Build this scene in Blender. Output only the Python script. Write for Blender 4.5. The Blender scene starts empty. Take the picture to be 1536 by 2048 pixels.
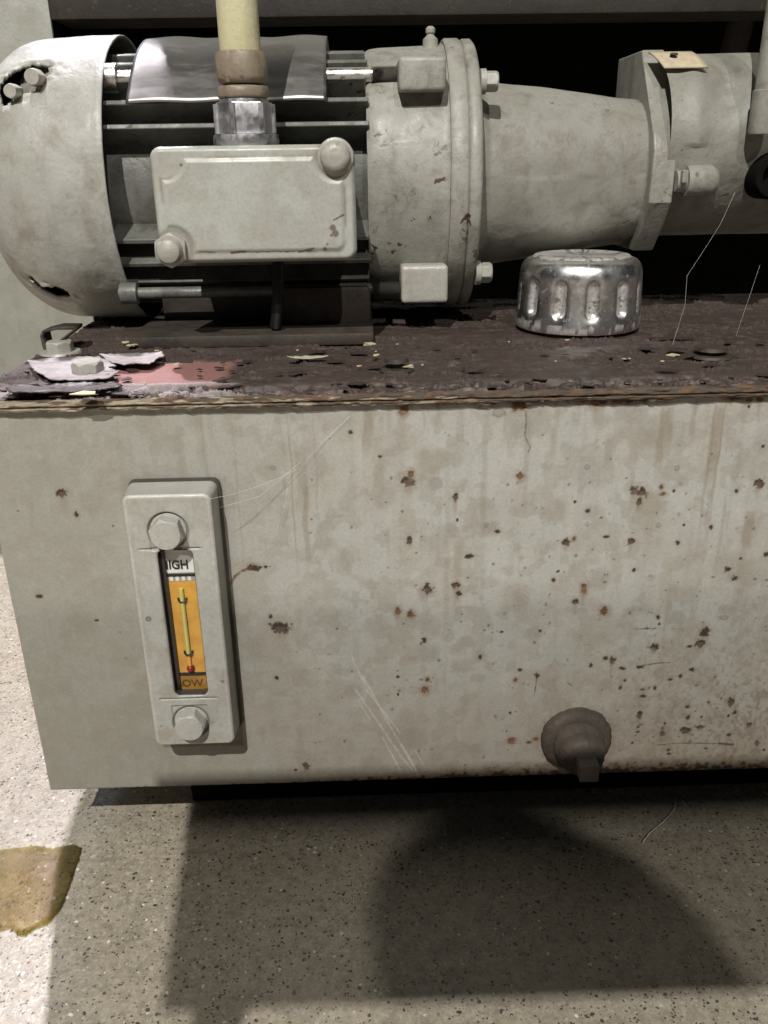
import bpy, bmesh, math, random
import numpy as np
from mathutils import Vector, Matrix
R = math.radians
random.seed(7)
rng = np.random.default_rng(11)
SC = bpy.context.scene
COL = SC.collection

# ------------------------------------------------------------------ camera, world, lights, exposure
FPX = 1700.0
PITCH, ROLL, YAW = R(22.467), R(-0.887), R(1.287)
DCAM, ZCAM = 0.2772, 0.2630            # camera stands this far in front of the tank's front sheet, this high above the floor
def cam_axes():
    cy, sy, cp, sp = math.cos(YAW), math.sin(YAW), math.cos(PITCH), math.sin(PITCH)
    fw = np.array([sy*cp, cy*cp, -sp]); rt = np.array([cy, -sy, 0.0]); up = np.cross(rt, fw)
    c, s = math.cos(ROLL), math.sin(ROLL)
    return rt*c+up*s, fw, up*c-rt*s
RT, FW, UP = cam_axes()
CP = np.array([0.0, -DCAM, ZCAM])
def ray(px, py): return FW + RT*(px-768)/FPX - UP*(py-1024)/FPX
def P(px, py, Y=0.0):                  # photo pixel -> metres, on the vertical plane at depth Y
    d = ray(px, py); return CP + d*((Y-CP[1])/d[1])
def PZ(px, py, Z):                     # photo pixel -> metres, on the level plane at height Z
    d = ray(px, py); return CP + d*((Z-CP[2])/d[2])
def elev(px, py):
    d = ray(px, py); return math.atan2(d[2], d[1])

cam = bpy.data.cameras.new('camera'); camo = bpy.data.objects.new('camera', cam); COL.objects.link(camo)
M = Matrix(((RT[0], UP[0], -FW[0], CP[0]), (RT[1], UP[1], -FW[1], CP[1]), (RT[2], UP[2], -FW[2], CP[2]), (0, 0, 0, 1)))
camo.matrix_world = M
cam.sensor_fit = 'VERTICAL'; cam.sensor_height = 36; cam.sensor_width = 27; cam.lens = FPX/2048*36
cam.clip_start = 0.01; cam.clip_end = 60
SC.camera = camo
W = bpy.data.worlds.new('World'); SC.world = W; W.use_nodes = True
W.node_tree.nodes['Background'].inputs[0].default_value = (0.80, 0.88, 1.0, 1)
W.node_tree.nodes['Background'].inputs[1].default_value = 0.03
SC.view_settings.view_transform = 'Standard'; SC.view_settings.look = 'None'
SC.view_settings.exposure = 0.0; SC.view_settings.gamma = 1.0
def lamp(name, loc, target, size, power, color, sizey=None):
    l = bpy.data.lights.new(name, 'AREA'); l.energy = power; l.color = color; l.size = size
    if sizey: l.shape = 'RECTANGLE'; l.size_y = sizey
    o = bpy.data.objects.new(name, l); COL.objects.link(o); o.location = loc
    o.rotation_euler = (Vector(target)-Vector(loc)).to_track_quat('-Z', 'Y').to_euler(); return o
lamp('workshop_lamp', (-0.45, -1.85, 2.30), (0.02, 0.0, 0.15), 0.02, 90, (1.0, 0.968, 0.92))
lamp('second_lamp', (0.50, -2.20, 2.30), (0.05, 0.0, 0.15), 0.05, 30, (1.0, 0.95, 0.88))
lamp('overhead_cool_tube', (-0.42, 1.20, 2.3), (-0.05, 0.0, 0.0), 0.04, 98, (0.97, 0.91, 1.0))
lamp('far_tube', (-1.25, 2.55, 2.3), (-0.12, 0.0, 0.0), 0.80, 16.0, (0.74, 0.82, 1.0))

ZT = P(768, 800, 0)[2]                  # height of the tank's rim under the lid plate
ZB = P(100, 1582, 0)[2]                 # height of the tank's bottom edge
ZL = P(768, 772, 0)[2]                  # height of the lid's top surface
XL = P(100, 1582, 0)[0]                 # left edge of the tank

# ------------------------------------------------------------------ small helpers
def T(o, label=None, cat=None, group=None, kind=None):
    if label: o['label'] = label
    if cat: o['category'] = cat
    if group: o['group'] = group
    if kind: o['kind'] = kind
    return o
def empty(name, loc=(0, 0, 0)):
    o = bpy.data.objects.new(name, None); COL.objects.link(o); o.location = loc; o.empty_display_size = 0.02; return o
def link(name, me, mat, parent=None, smooth=35):
    o = bpy.data.objects.new(name, me); COL.objects.link(o)
    if mat: me.materials.append(mat)
    if smooth is not None:
        me.polygons.foreach_set('use_smooth', [True]*len(me.polygons)); me.set_sharp_from_angle(angle=R(smooth))
    if parent:
        o.parent = parent
        p = Matrix.Identity(4); q = parent
        while q: p = Matrix.Translation(q.location) @ p; q = q.parent
        o.matrix_parent_inverse = p.inverted()
    return o
def from_bm(name, bm, mat, parent=None, smooth=35):
    bmesh.ops.recalc_face_normals(bm, faces=bm.faces)
    me = bpy.data.meshes.new(name); bm.to_mesh(me); bm.free(); return link(name, me, mat, parent, smooth)
def grid_obj(name, pos, mat, parent=None, color=None, attrs=None, keep=None, wrap=False, smooth=180):
    """pos (ny,nx,3) array of points -> one mesh; color (ny,nx,3) -> 'Col'; attrs {name:(ny,nx)}; keep (ny-1,nx-1) bool faces."""
    ny, nx = pos.shape[:2]
    idx = np.arange(ny*nx).reshape(ny, nx)
    a, b, c, d = idx[:-1, :-1], idx[:-1, 1:], idx[1:, 1:], idx[1:, :-1]
    q = np.stack([a, b, c, d], -1)
    if keep is not None: q = q[keep]
    q = q.reshape(-1, 4)
    if wrap:
        w = np.stack([idx[:-1, -1], idx[:-1, 0], idx[1:, 0], idx[1:, -1]], -1).reshape(-1, 4); q = np.concatenate([q, w])
    me = bpy.data.meshes.new(name)
    me.vertices.add(ny*nx); me.vertices.foreach_set('co', pos.reshape(-1).astype(np.float32))
    me.loops.add(len(q)*4); me.loops.foreach_set('vertex_index', q.reshape(-1).astype(np.int32))
    me.polygons.add(len(q)); me.polygons.foreach_set('loop_start', np.arange(0, len(q)*4, 4, dtype=np.int32))
    me.update(calc_edges=True)
    if color is not None:
        ca = me.color_attributes.new('Col', 'FLOAT_COLOR', 'POINT')
        ca.data.foreach_set('color', np.concatenate([color, np.ones((ny, nx, 1))], -1).reshape(-1).astype(np.float32))
    for k, v in (attrs or {}).items():
        at = me.attributes.new(k, 'FLOAT', 'POINT'); at.data.foreach_set('value', v.reshape(-1).astype(np.float32))
    me.validate()
    return link(name, me, mat, parent, smooth)
def vnoise(x, y, seed=0):
    """smooth value noise, any array shape"""
    xi = np.floor(x).astype(np.int64); yi = np.floor(y).astype(np.int64); fx = x-xi; fy = y-yi
    fx = fx*fx*(3-2*fx); fy = fy*fy*(3-2*fy)
    def h(i, j):
        n = (i*374761393+j*668265263+seed*1442695041) & 0xffffffff
        n = ((n ^ (n >> 13))*1274126177) & 0xffffffff
        return ((n ^ (n >> 16)) & 0xffff)/65535.0
    return (h(xi, yi)*(1-fx)+h(xi+1, yi)*fx)*(1-fy)+(h(xi, yi+1)*(1-fx)+h(xi+1, yi+1)*fx)*fy
def fbm(x, y, seed=0, oct=4, gain=0.5):
    s = 0; a = 1; t = 0
    for k in range(oct):
        s = s+a*vnoise(x*2**k+k*17.3, y*2**k-k*9.1, seed+k); t += a; a *= gain
    return s/t
def sst(a, b, x):
    t = np.clip((x-a)/(b-a), 0, 1); return t*t*(3-2*t)
def srgb(r, g, b):
    return tuple(((c/255)/12.92 if c/255 <= 0.04045 else ((c/255+0.055)/1.055)**2.4) for c in (r, g, b))
def mixc(a, b, t): return a*(1-t[..., None])+np.array(b)*t[..., None]

# primitives into a bmesh
def b_box(bm, x0, x1, y0, y1, z0, z1, bev=0, seg=2):
    v = [bm.verts.new((x, y, z)) for x in (x0, x1) for y in (y0, y1) for z in (z0, z1)]
    f = [bm.faces.new([v[i] for i in q]) for q in ((0, 1, 3, 2), (4, 6, 7, 5), (0, 4, 5, 1), (2, 3, 7, 6), (0, 2, 6, 4), (1, 5, 7, 3))]
    if bev:
        e = list({e for g in f for e in g.edges}); bmesh.ops.bevel(bm, geom=e, offset=bev, segments=seg, affect='EDGES', profile=0.6)
def b_prism(bm, pts, axis, a0, a1, bev=0, seg=2):
    """polygon pts (2D) extruded along axis from a0 to a1"""
    def v3(p, a):
        return {'x': (a, p[0], p[1]), 'y': (p[0], a, p[1]), 'z': (p[0], p[1], a)}[axis]
    lo = [bm.verts.new(v3(p, a0)) for p in pts]; hi = [bm.verts.new(v3(p, a1)) for p in pts]
    n = len(pts); fs = [bm.faces.new(lo), bm.faces.new(list(reversed(hi)))]
    for i in range(n): fs.append(bm.faces.new((lo[i], lo[(i+1) % n], hi[(i+1) % n], hi[i])))
    if bev:
        e = list(set(fs[0].edges) | set(fs[1].edges)); bmesh.ops.bevel(bm, geom=e, offset=bev, segments=seg, affect='EDGES', profile=0.6)
def b_lathe(bm, prof, c, axis='z', seg=48, a0=0, a1=2*math.pi):
    """prof: list of (along, radius)"""
    full = abs(a1-a0-2*math.pi) < 1e-6; n = seg if full else seg+1
    rings = []
    for (h, r) in prof:
        ring = []
        for k in range(n):
            t = a0+(a1-a0)*k/seg; u, w = math.cos(t)*r, math.sin(t)*r
            co = {'z': (u, w, h), 'x': (h, u, w), 'y': (u, h, w)}[axis]
            ring.append(bm.verts.new((co[0]+c[0], co[1]+c[1], co[2]+c[2])))
        rings.append(ring)
    for i in range(len(rings)-1):
        for k in range(n if full else n-1):
            a, b = rings[i], rings[i+1]
            try: bm.faces.new((a[k], a[(k+1) % n], b[(k+1) % n], b[k]))
            except ValueError: pass
    bmesh.ops.remove_doubles(bm, verts=[v for r_ in rings for v in r_], dist=1e-6)
def b_tube(bm, pts, r, seg=8, taper=None):
    pts = [Vector(p) for p in pts]; rings = []
    for i, p in enumerate(pts):
        d = (pts[min(i+1, len(pts)-1)]-pts[max(i-1, 0)]).normalized()
        a = d.orthogonal().normalized() if i == 0 else (rings_a-d*rings_a.dot(d)).normalized()
        rings_a = a; b = d.cross(a); rr = r*(taper(i/(len(pts)-1)) if taper else 1)
        rings.append([bm.verts.new(p+a*math.cos(2*math.pi*k/seg)*rr+b*math.sin(2*math.pi*k/seg)*rr) for k in range(seg)])
    for i in range(len(rings)-1):
        for k in range(seg): bm.faces.new((rings[i][k], rings[i][(k+1) % seg], rings[i+1][(k+1) % seg], rings[i+1][k]))
    bm.faces.new(rings[0]); bm.faces.new(list(reversed(rings[-1])))
def b_hex(bm, c, af, h, axis, sign=1, rot=0, dome=0.12):
    """hexagon bolt head: flats width af, base centre c, height h along sign*axis, chamfered round top"""
    r = af/math.sqrt(3); n = 6; S = 48
    def v3(u, w, a):
        a *= sign
        return {'z': (c[0]+u, c[1]+w, c[2]+a), 'x': (c[0]+a, c[1]+u, c[2]+w), 'y': (c[0]+u, c[1]+a, c[2]+w)}[axis]
    def hexr(t):
        t = (t-rot) % (math.pi/3); return (af/2)/math.cos(t-math.pi/6)
    rings = []
    for (k, hh) in ((0, 0), (0, 1), (1, 2), (2, 3), (3, 3)):
        ring = []
        for i in range(S):
            t = 2*math.pi*i/S; hr = hexr(t)
            if hh == 0: rr, z = hr, 0
            elif hh == 1: rr = hr; z = h*(1-0.55*(hr-af/2)/(r-af/2+1e-9)*0.35)-h*dome*.5
            elif hh == 2: rr = af/2*0.95; z = h
            else: rr = af/2*(0.90 if k == 2 else 0.2); z = h if k == 2 else h*0.985
            ring.append(bm.verts.new(v3(rr*math.cos(t), rr*math.sin(t), z)))
        rings.append(ring)
    for i in range(len(rings)-1):
        for k in range(S): bm.faces.new((rings[i][k], rings[i][(k+1) % S], rings[i+1][(k+1) % S], rings[i+1][k]))
    bm.faces.new(rings[-1]); bm.faces.new(list(reversed(rings[0])))
def rrect(x0, x1, z0, z1, r, n=6):
    out = []
    for (cx, cz, a) in ((x1-r, z1-r, 0), (x0+r, z1-r, 90), (x0+r, z0+r, 180), (x1-r, z0+r, 270)):
        for k in range(n+1):
            t = R(a+90*k/n); out.append((cx+r*math.cos(t), cz+r*math.sin(t)))
    return out

# ------------------------------------------------------------------ materials
class N:
    def __init__(s, name):
        s.m = bpy.data.materials.new(name); s.m.use_nodes = True; s.t = s.m.node_tree; s.b = s.t.nodes['Principled BSDF']; s.out = s.t.nodes['Material Output']
        s.tc = s.t.nodes.new('ShaderNodeTexCoord')
    def n(s, ty, **k):
        nd = s.t.nodes.new(ty)
        for a, v in k.items(): setattr(nd, a, v)
        return nd
    def put(s, sock, v):
        if isinstance(v, bpy.types.NodeSocket): s.t.links.new(v, sock)
        elif isinstance(v, (tuple, list)) and len(v) == 3 and sock.type == 'RGBA': sock.default_value = (*v, 1)
        else: sock.default_value = v
    def map(s, scale=(1, 1, 1), loc=(0, 0, 0), src=None):
        m = s.n('ShaderNodeMapping'); s.put(m.inputs[0], src or s.tc.outputs['Object']); m.inputs['Scale'].default_value = scale; m.inputs['Location'].default_value = loc; return m.outputs[0]
    def noise(s, scale, detail=4, rough=0.55, vec=None, dist=0.0, col=False):
        n = s.n('ShaderNodeTexNoise'); s.put(n.inputs['Vector'], vec or s.tc.outputs['Object']); n.inputs['Scale'].default_value = scale; n.inputs['Detail'].default_value = detail
        n.inputs['Roughness'].default_value = rough; n.inputs['Distortion'].default_value = dist; return n.outputs[1 if col else 0]
    def vor(s, scale, vec=None, feature='F1', out='Distance', rnd=1.0):
        n = s.n('ShaderNodeTexVoronoi', feature=feature); s.put(n.inputs['Vector'], vec or s.tc.outputs['Object']); n.inputs['Scale'].default_value = scale; n.inputs['Randomness'].default_value = rnd; return n.outputs[out]
    def ramp(s, x, a, b, lo=0.0, hi=1.0):
        n = s.n('ShaderNodeMapRange', interpolation_type='SMOOTHSTEP'); s.put(n.inputs[0], x); n.inputs[1].default_value = a; n.inputs[2].default_value = b; n.inputs[3].default_value = lo; n.inputs[4].default_value = hi; return n.outputs[0]
    def mix(s, f, a, b, mode='MIX'):
        n = s.n('ShaderNodeMix', data_type='RGBA', blend_type=mode); s.put(n.inputs[0], f); s.put(n.inputs[6], a); s.put(n.inputs[7], b); return n.outputs[2]
    def math(s, op, a, b=0.0):
        n = s.n('ShaderNodeMath', operation=op); s.put(n.inputs[0], a); s.put(n.inputs[1], b); return n.outputs[0]
    def attr(s, name, col=False):
        n = s.n('ShaderNodeAttribute', attribute_name=name); return n.outputs['Color' if col else 'Fac']
    def bump(s, h, strength, dist=0.001, prev=None):
        n = s.n('ShaderNodeBump'); n.inputs['Strength'].default_value = strength; n.inputs['Distance'].default_value = dist; s.put(n.inputs['Height'], h)
        if prev: s.put(n.inputs['Normal'], prev)
        return n.outputs[0]
    def fin(s, color, rough=0.5, metal=0.0, normal=None, spec=0.5, coat=0.0):
        s.put(s.b.inputs['Base Color'], color); s.put(s.b.inputs['Roughness'], rough); s.put(s.b.inputs['Metallic'], metal)
        s.put(s.b.inputs['Specular IOR Level'], spec); s.b.inputs['Coat Weight'].default_value = coat
        if normal: s.put(s.b.inputs['Normal'], normal)
        return s.m
def paint(name, c1, c2, dirt=(0.06, 0.05, 0.04), dirt_amt=0.5, rust_amt=0.5, rough=0.5, seed=0.0, metal=0.0, grime=1.0):
    m = N(name); v = m.map(loc=(seed, seed*2.3, -seed))
    base = m.mix(m.ramp(m.noise(22, 5, 0.6, v), 0.35, 0.65), c1, c2)
    base = m.mix(m.ramp(m.noise(75, 7, 0.7, v, 0.6), 0.45, 0.72, 0, dirt_amt*0.62), base, dirt)
    vs = m.map(scale=(1, 1, 0.16), loc=(seed, 0, seed))
    base = m.mix(m.ramp(m.noise(120, 4, 0.6, vs), 0.5, 0.8, 0, dirt_amt*0.45), base, dirt)
    base = m.mix(m.ramp(m.noise(700, 4, 0.75, v), 0.50, 0.78, 0, 0.42*grime), base, dirt)
    mask = m.math('MULTIPLY', m.ramp(m.noise(150, 5, 0.62, v, 0.5), 0.66-0.07*rust_amt, 0.70-0.06*rust_amt), m.ramp(m.noise(26, 2, 0.5, v), 0.46, 0.62))
    rust = m.mix(m.noise(300, 4, 0.6, v), (0.028, 0.017, 0.013), (0.085, 0.042, 0.025))
    base = m.mix(m.math('MULTIPLY', mask, min(1.0, rust_amt*1.6)), base, rust)
    nb = m.bump(m.math('SUBTRACT', m.noise(420, 4, 0.6, v), m.math('MULTIPLY', mask, 0.7*min(1, rust_amt*2))), 0.6, 0.0004)
    nb = m.bump(m.noise(45, 3, 0.5, v), 0.35, 0.0015, nb)
    return m.fin(base, m.ramp(m.noise(90, 4, 0.6, v), 0.3, 0.7, rough-0.09, rough+0.16), metal, nb)

G1, G2 = (0.265, 0.262, 0.228), (0.32, 0.32, 0.285)
M_PAINT = paint('grey_green_enamel', G1, G2, (0.11, 0.09, 0.068), 1.0, 0.9, 0.50, 1.3)
M_COVER = paint('fan_cover_enamel', (0.30, 0.297, 0.262), (0.345, 0.348, 0.315), (0.15, 0.128, 0.098), 0.85, 0.15, 0.48, 4.1)
M_BOX = paint('pale_box_enamel', (0.33, 0.335, 0.30), (0.37, 0.38, 0.345), (0.20, 0.18, 0.14), 0.35, 0.12, 0.44, 7.7)
M_HOUSE = paint('pump_enamel', (0.225, 0.22, 0.188), (0.275, 0.272, 0.24), (0.11, 0.09, 0.065), 0.9, 0.4, 0.46, 9.2)
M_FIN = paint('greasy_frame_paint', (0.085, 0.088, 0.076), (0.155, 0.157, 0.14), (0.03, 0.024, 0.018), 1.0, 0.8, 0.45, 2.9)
M_FOOT = paint('grimy_foot_paint', (0.024, 0.020, 0.015), (0.050, 0.038, 0.029), (0.012, 0.008, 0.006), 1.2, 1.0, 0.6, 5.5)
M_DARK = paint('near_black', (0.005, 0.0045, 0.004), (0.008, 0.007, 0.006), (0.003, 0.0025, 0.002), 0.5, 0.1, 0.65, 3.3)  # near-black; on the lining it paints in the dark of the opening
M_DARK.node_tree.nodes['Principled BSDF'].inputs['Specular IOR Level'].default_value = 0.05
M_PANEL = paint('machine_panel_paint', (0.27, 0.275, 0.235), (0.32, 0.325, 0.285), (0.16, 0.14, 0.10), 0.45, 0.0, 0.5, 12.0)
M_BEAM = paint('rusty_beam_paint', (0.014, 0.012, 0.009), (0.026, 0.022, 0.016), (0.02, 0.013, 0.009), 1.0, 0.7, 0.6, 14.0)
M_GAUGE = paint('gauge_body_enamel', (0.31, 0.31, 0.275), (0.36, 0.365, 0.33), (0.24, 0.215, 0.175), 0.45, 0.1, 0.42, 17.0)
M_BOLT = paint('bolt_enamel', (0.34, 0.335, 0.295), (0.41, 0.405, 0.365), (0.15, 0.125, 0.09), 0.5, 0.15, 0.38, 19.0)
M_PLUG = paint('drain_plug_rust', (0.022, 0.018, 0.014), (0.060, 0.048, 0.036), (0.105, 0.082, 0.06), 0.9, 0.9, 0.72, 21.0)
M_BROWN = paint('tape_wrapped_brass', (0.20, 0.165, 0.12), (0.30, 0.255, 0.19), (0.10, 0.07, 0.045), 0.8, 0.3, 0.5, 23.0)

def metal_mat(name, col, rough, dirt, seed, amt=0.5, stretch=(1, 1, 1), bmp=0.2, rv=(0.7, 1.6)):
    m = N(name); v = m.map(scale=stretch, loc=(seed, seed, seed))
    d = m.ramp(m.noise(130, 6, 0.65, v, 0.4), 0.5, 0.72, 0, amt)
    d2 = m.math('MAXIMUM', d, m.ramp(m.noise(1100, 3, 0.7, v), 0.58, 0.75, 0, amt*0.6))
    base = m.mix(d2, col, dirt)
    return m.fin(base, m.ramp(m.noise(260, 5, 0.6, v), 0.3, 0.75, rough*rv[0], rough*rv[1]), m.math('SUBTRACT', 1.0, m.math('MULTIPLY', d2, 0.85)), m.bump(m.noise(600, 4, 0.6, v), bmp, 0.0003))
M_STEEL = metal_mat('bare_steel', (0.62, 0.59, 0.55), 0.33, (0.12, 0.09, 0.065), 2.0, 0.6)
M_ZINC = metal_mat('dull_zinc', (0.50, 0.50, 0.52), 0.42, (0.25, 0.24, 0.23), 5.0, 0.6)
M_SHEET = metal_mat('galvanised_sheet', (0.31, 0.298, 0.285), 0.40, (0.13, 0.11, 0.095), 8.0, 0.60, stretch=(0.35, 1, 1), bmp=0.05, rv=(0.92, 1.12))

def attr_mat(name, rough_clean, rough_rust, bumps=0.3, metal=0.0, spec=0.5):
    m = N(name); c = m.attr('Col', True); r = m.attr('rust')
    fine = m.noise(900, 4, 0.65)
    col = m.mix(m.ramp(fine, 0.35, 0.75, 0.0, 0.22), c, (0.12, 0.10, 0.08))
    col = m.mix(m.math('MULTIPLY', m.ramp(m.noise(240, 4, 0.6), 0.5, 0.75, 0.0, 0.12), m.math('SUBTRACT', 1.0, r)), col, (0.5, 0.5, 0.47))
    nb = m.bump(m.math('ADD', fine, m.math('MULTIPLY', m.math('MULTIPLY', m.noise(1600, 3, 0.6), r), 2.5)), bumps, 0.00025)
    nb = m.bump(m.noise(60, 3), 0.25, 0.0012, nb)
    mt = m.math('MULTIPLY', m.math('SUBTRACT', 1.0, r), metal) if metal else 0.0
    rg = m.n('ShaderNodeMapRange'); m.put(rg.inputs[0], r); rg.inputs[3].default_value = rough_clean; rg.inputs[4].default_value = rough_rust
    rgh = m.math('ADD', rg.outputs[0], m.ramp(m.noise(150, 4), 0.3, 0.7, -0.06, 0.10))
    return m.fin(col, rgh, mt, nb, spec)
M_TANK = attr_mat('weathered_tank_enamel', 0.46, 0.85, 0.3)
M_LID = attr_mat('peeling_lid_paint', 0.42, 0.85, 0.5)
M_CHROME = attr_mat('chrome_plate', 0.30, 0.75, 0.06, metal=1.0)

def plain(name, col, rough=0.5, metal=0.0, noise_amt=0.25):
    m = N(name); c = m.mix(m.ramp(m.noise(300, 4), 0.35, 0.7, 0, noise_amt), col, tuple(x*0.45 for x in col)); return m.fin(c, rough, metal, m.bump(m.noise(500, 3), 0.15, 0.0003))

# ------------------------------------------------------------------ floor
def mat_floor():
    m = N('terrazzo_concrete'); o = m.tc.outputs['Object']
    wv = m.n('ShaderNodeVectorMath', operation='ADD'); nz = m.noise(500, 2, 0.5, col=True); sc = m.n('ShaderNodeVectorMath', operation='SCALE'); m.put(sc.inputs[0], nz); sc.inputs['Scale'].default_value = 0.0016
    m.put(wv.inputs[0], o); m.put(wv.inputs[1], sc.outputs[0]); v = wv.outputs[0]
    base = m.mix(m.ramp(m.noise(9, 5, 0.6), 0.35, 0.65), (0.30, 0.262, 0.196), (0.36, 0.318, 0.242))
    base = m.mix(m.ramp(m.noise(160, 5, 0.7), 0.35, 0.75, 0, 0.75), base, (0.17, 0.15, 0.12))
    base = m.mix(m.ramp(m.noise(420, 5, 0.75), 0.46, 0.70, 0, 0.75), base, (0.44, 0.405, 0.33))
    base = m.mix(m.ramp(m.noise(900, 4, 0.8), 0.50, 0.72, 0, 0.60), base, (0.11, 0.095, 0.075))
    def stones(scale, thr, pick, col, base, shift):
        vv = m.map(loc=(shift, shift*1.7, 0), src=v)
        d = m.vor(scale, vv); c = m.vor(scale, vv, out='Color'); sp = m.n('ShaderNodeSeparateColor'); m.put(sp.inputs[0], c)
        size = m.math('MULTIPLY', sp.outputs[1], thr)
        a = m.ramp(m.math('SUBTRACT', size, d), 0.0, 0.06); b = m.math('GREATER_THAN', sp.outputs[0], pick)
        col2 = m.mix(sp.outputs[2], col, tuple(x*0.55 for x in col))
        return m.mix(m.math('MULTIPLY', a, b), base, col2)
    base = stones(600, 0.46, 0.72, (0.10, 0.083, 0.064), base, 1.1)
    base = stones(430, 0.40, 0.84, (0.07, 0.056, 0.044), base, 3.7)
    base = stones(520, 0.50, 0.68, (0.42, 0.385, 0.31), base, 7.7)
    base = stones(420, 0.32, 0.78, (0.72, 0.68, 0.58), base, 9.3)
    base = stones(900, 0.50, 0.62, (0.40, 0.37, 0.30), base, 4.3)
    base = stones(980, 0.50, 0.70, (0.08, 0.065, 0.05), base, 5.9)
    base = m.mix(m.ramp(m.noise(14, 6, 0.65, m.map(scale=(0.5, 1.6, 1), loc=(1, 4, 0))), 0.50, 0.70, 0, 0.45), base, (0.36, 0.33, 0.28))
    base = m.mix(m.ramp(m.noise(46, 6, 0.7, m.map(scale=(0.3, 2.2, 1), loc=(8, 1, 0))), 0.58, 0.72, 0, 0.40), base, (0.13, 0.11, 0.085))
    base = m.mix(m.ramp(m.noise(30, 5, 0.6, m.map(loc=(3, 9, 0))), 0.56, 0.72, 0, 0.35), base, (0.12, 0.10, 0.075))
    nb = m.bump(m.noise(380, 5, 0.7), 0.5, 0.0006)
    return m.fin(base, m.ramp(m.noise(240, 5, 0.75), 0.3, 0.7, 0.20, 0.55), 0, nb, 0.5)
M_FLOOR = mat_floor()
nx, ny = 180, 180
gx, gy = np.meshgrid(np.linspace(-0.6, 0.6, nx), np.linspace(-0.5, 0.6, ny))
gz = (fbm(gx*9+5, gy*9, 3, 4)-0.5)*0.0022
edge = np.minimum(np.minimum(gx+0.6, 0.6-gx), np.minimum(gy+0.5, 0.6-gy))
gz *= sst(0, 0.1, edge)
bm = bmesh.new()
# the sheet carries on to the far walls of the shop: an outer ring of eight plates round the finer middle
xs = [-8, -0.6, 0.6, 8]; ys = [-8, -0.5, 0.6, 8]
pos = np.stack([gx, gy, gz], -1)
fl = grid_obj('floor', pos, M_FLOOR); T(fl, 'worn speckled terrazzo concrete floor under the tank', 'floor', kind='structure')
me2 = bpy.data.meshes.new('shop_floor'); vs_, fs_ = [], []
for i in range(3):
    for j in range(3):
        if i == 1 and j == 1: continue
        b = len(vs_); vs_ += [(xs[i], ys[j], 0), (xs[i+1], ys[j], 0), (xs[i+1], ys[j+1], 0), (xs[i], ys[j+1], 0)]; fs_.append((b, b+1, b+2, b+3))
me2.from_pydata(vs_, [], fs_); fo = link('floor_beyond', me2, M_FLOOR, fl, None)

# oil puddle
M_OIL = N('amber_oil')
tr = M_OIL.n('ShaderNodeBsdfTransparent'); gl_ = M_OIL.n('ShaderNodeBsdfGlossy'); mx = M_OIL.n('ShaderNodeMixShader'); fr_ = M_OIL.n('ShaderNodeFresnel')
M_OIL.put(tr.inputs[0], M_OIL.mix(M_OIL.ramp(M_OIL.noise(120, 5, 0.7), 0.35, 0.7), (0.62, 0.54, 0.20), (0.90, 0.84, 0.46))); gl_.inputs['Roughness'].default_value = 0.06
nrm = M_OIL.bump(M_OIL.noise(420, 5, 0.75), 0.5, 0.0010); M_OIL.put(gl_.inputs['Normal'], nrm); M_OIL.put(fr_.inputs['Normal'], nrm); fr_.inputs['IOR'].default_value = 1.55
M_OIL.put(mx.inputs[0], fr_.outputs[0]); M_OIL.t.links.new(tr.outputs[0], mx.inputs[1]); M_OIL.t.links.new(gl_.outputs[0], mx.inputs[2]); M_OIL.t.links.new(mx.outputs[0], M_OIL.out.inputs['Surface'])
M_OIL = M_OIL.m
out = [(-40, 1702), (10, 1700), (60, 1693), (110, 1696), (150, 1690), (163, 1697), (158, 1720), (150, 1745), (140, 1772), (131, 1800), (116, 1828), (97, 1848), (70, 1858), (52, 1872), (34, 1872), (24, 1856), (0, 1862), (-40, 1850)]
pts = [PZ(x, y, 0.0) for x, y in out]
cx = sum(p[0] for p in pts)/len(pts); cy = sum(p[1] for p in pts)/len(pts)
fine = []
for i in range(len(pts)):
    a, b = pts[i], pts[(i+1) % len(pts)]
    for k in range(6):
        p = a+(b-a)*k/6; t = 0.0007
        fine.append((p[0]+(random.random()-.5)*t, p[1]+(random.random()-.5)*t))
bm = bmesh.new(); rings = []
for s, z in ((1.0, 0.0004), (0.97, 0.0010), (0.92, 0.0012), (0.8, 0.0012), (0.5, 0.0012), (0.2, 0.0012)):
    rings.append([bm.verts.new((cx+(x-cx)*s, cy+(y-cy)*s, z)) for x, y in fine])
for a, b in zip(rings, rings[1:]):
    for k in range(len(fine)): bm.faces.new((a[k], a[(k+1) % len(fine)], b[(k+1) % len(fine)], b[k]))
bm.faces.new(rings[-1])
T(from_bm('oil_puddle', bm, M_OIL, None, 180), 'shiny amber puddle of spilled oil on the speckled floor', 'puddle')

# ------------------------------------------------------------------ machine housing behind the power unit
YW = 0.45
hs = empty('machine_housing', (0, YW, 0)); T(hs, 'grey green machine housing with a dark opening behind the motor', 'machine housing')
ox0 = P(104, 60, YW)[0]; oz1 = P(700, 33, YW)[2]; oz1b = P(700, -40, YW-0.02)[2]
bm = bmesh.new()
b_box(bm, -1.2, ox0, YW, YW+0.004, P(20, 1075, YW)[2]+0.035, 0.40, 0.0012)
from_bm('side_panel', bm, M_PANEL, hs)
bm = bmesh.new()
b_box(bm, ox0+0.0005, 0.9, YW-0.001, YW+0.05, oz1, oz1+0.03, 0.002)
b_box(bm, ox0+0.0005, 0.9, YW-0.006, YW+0.0, oz1+0.0305, oz1+0.07, 0.002)
from_bm('cross_beam', bm, M_BEAM, hs)
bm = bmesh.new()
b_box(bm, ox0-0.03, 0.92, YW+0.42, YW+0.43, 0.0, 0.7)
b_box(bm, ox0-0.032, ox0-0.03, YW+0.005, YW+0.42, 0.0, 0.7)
b_box(bm, 0.92, 0.93, YW, YW+0.43, 0.0, 0.7)
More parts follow.
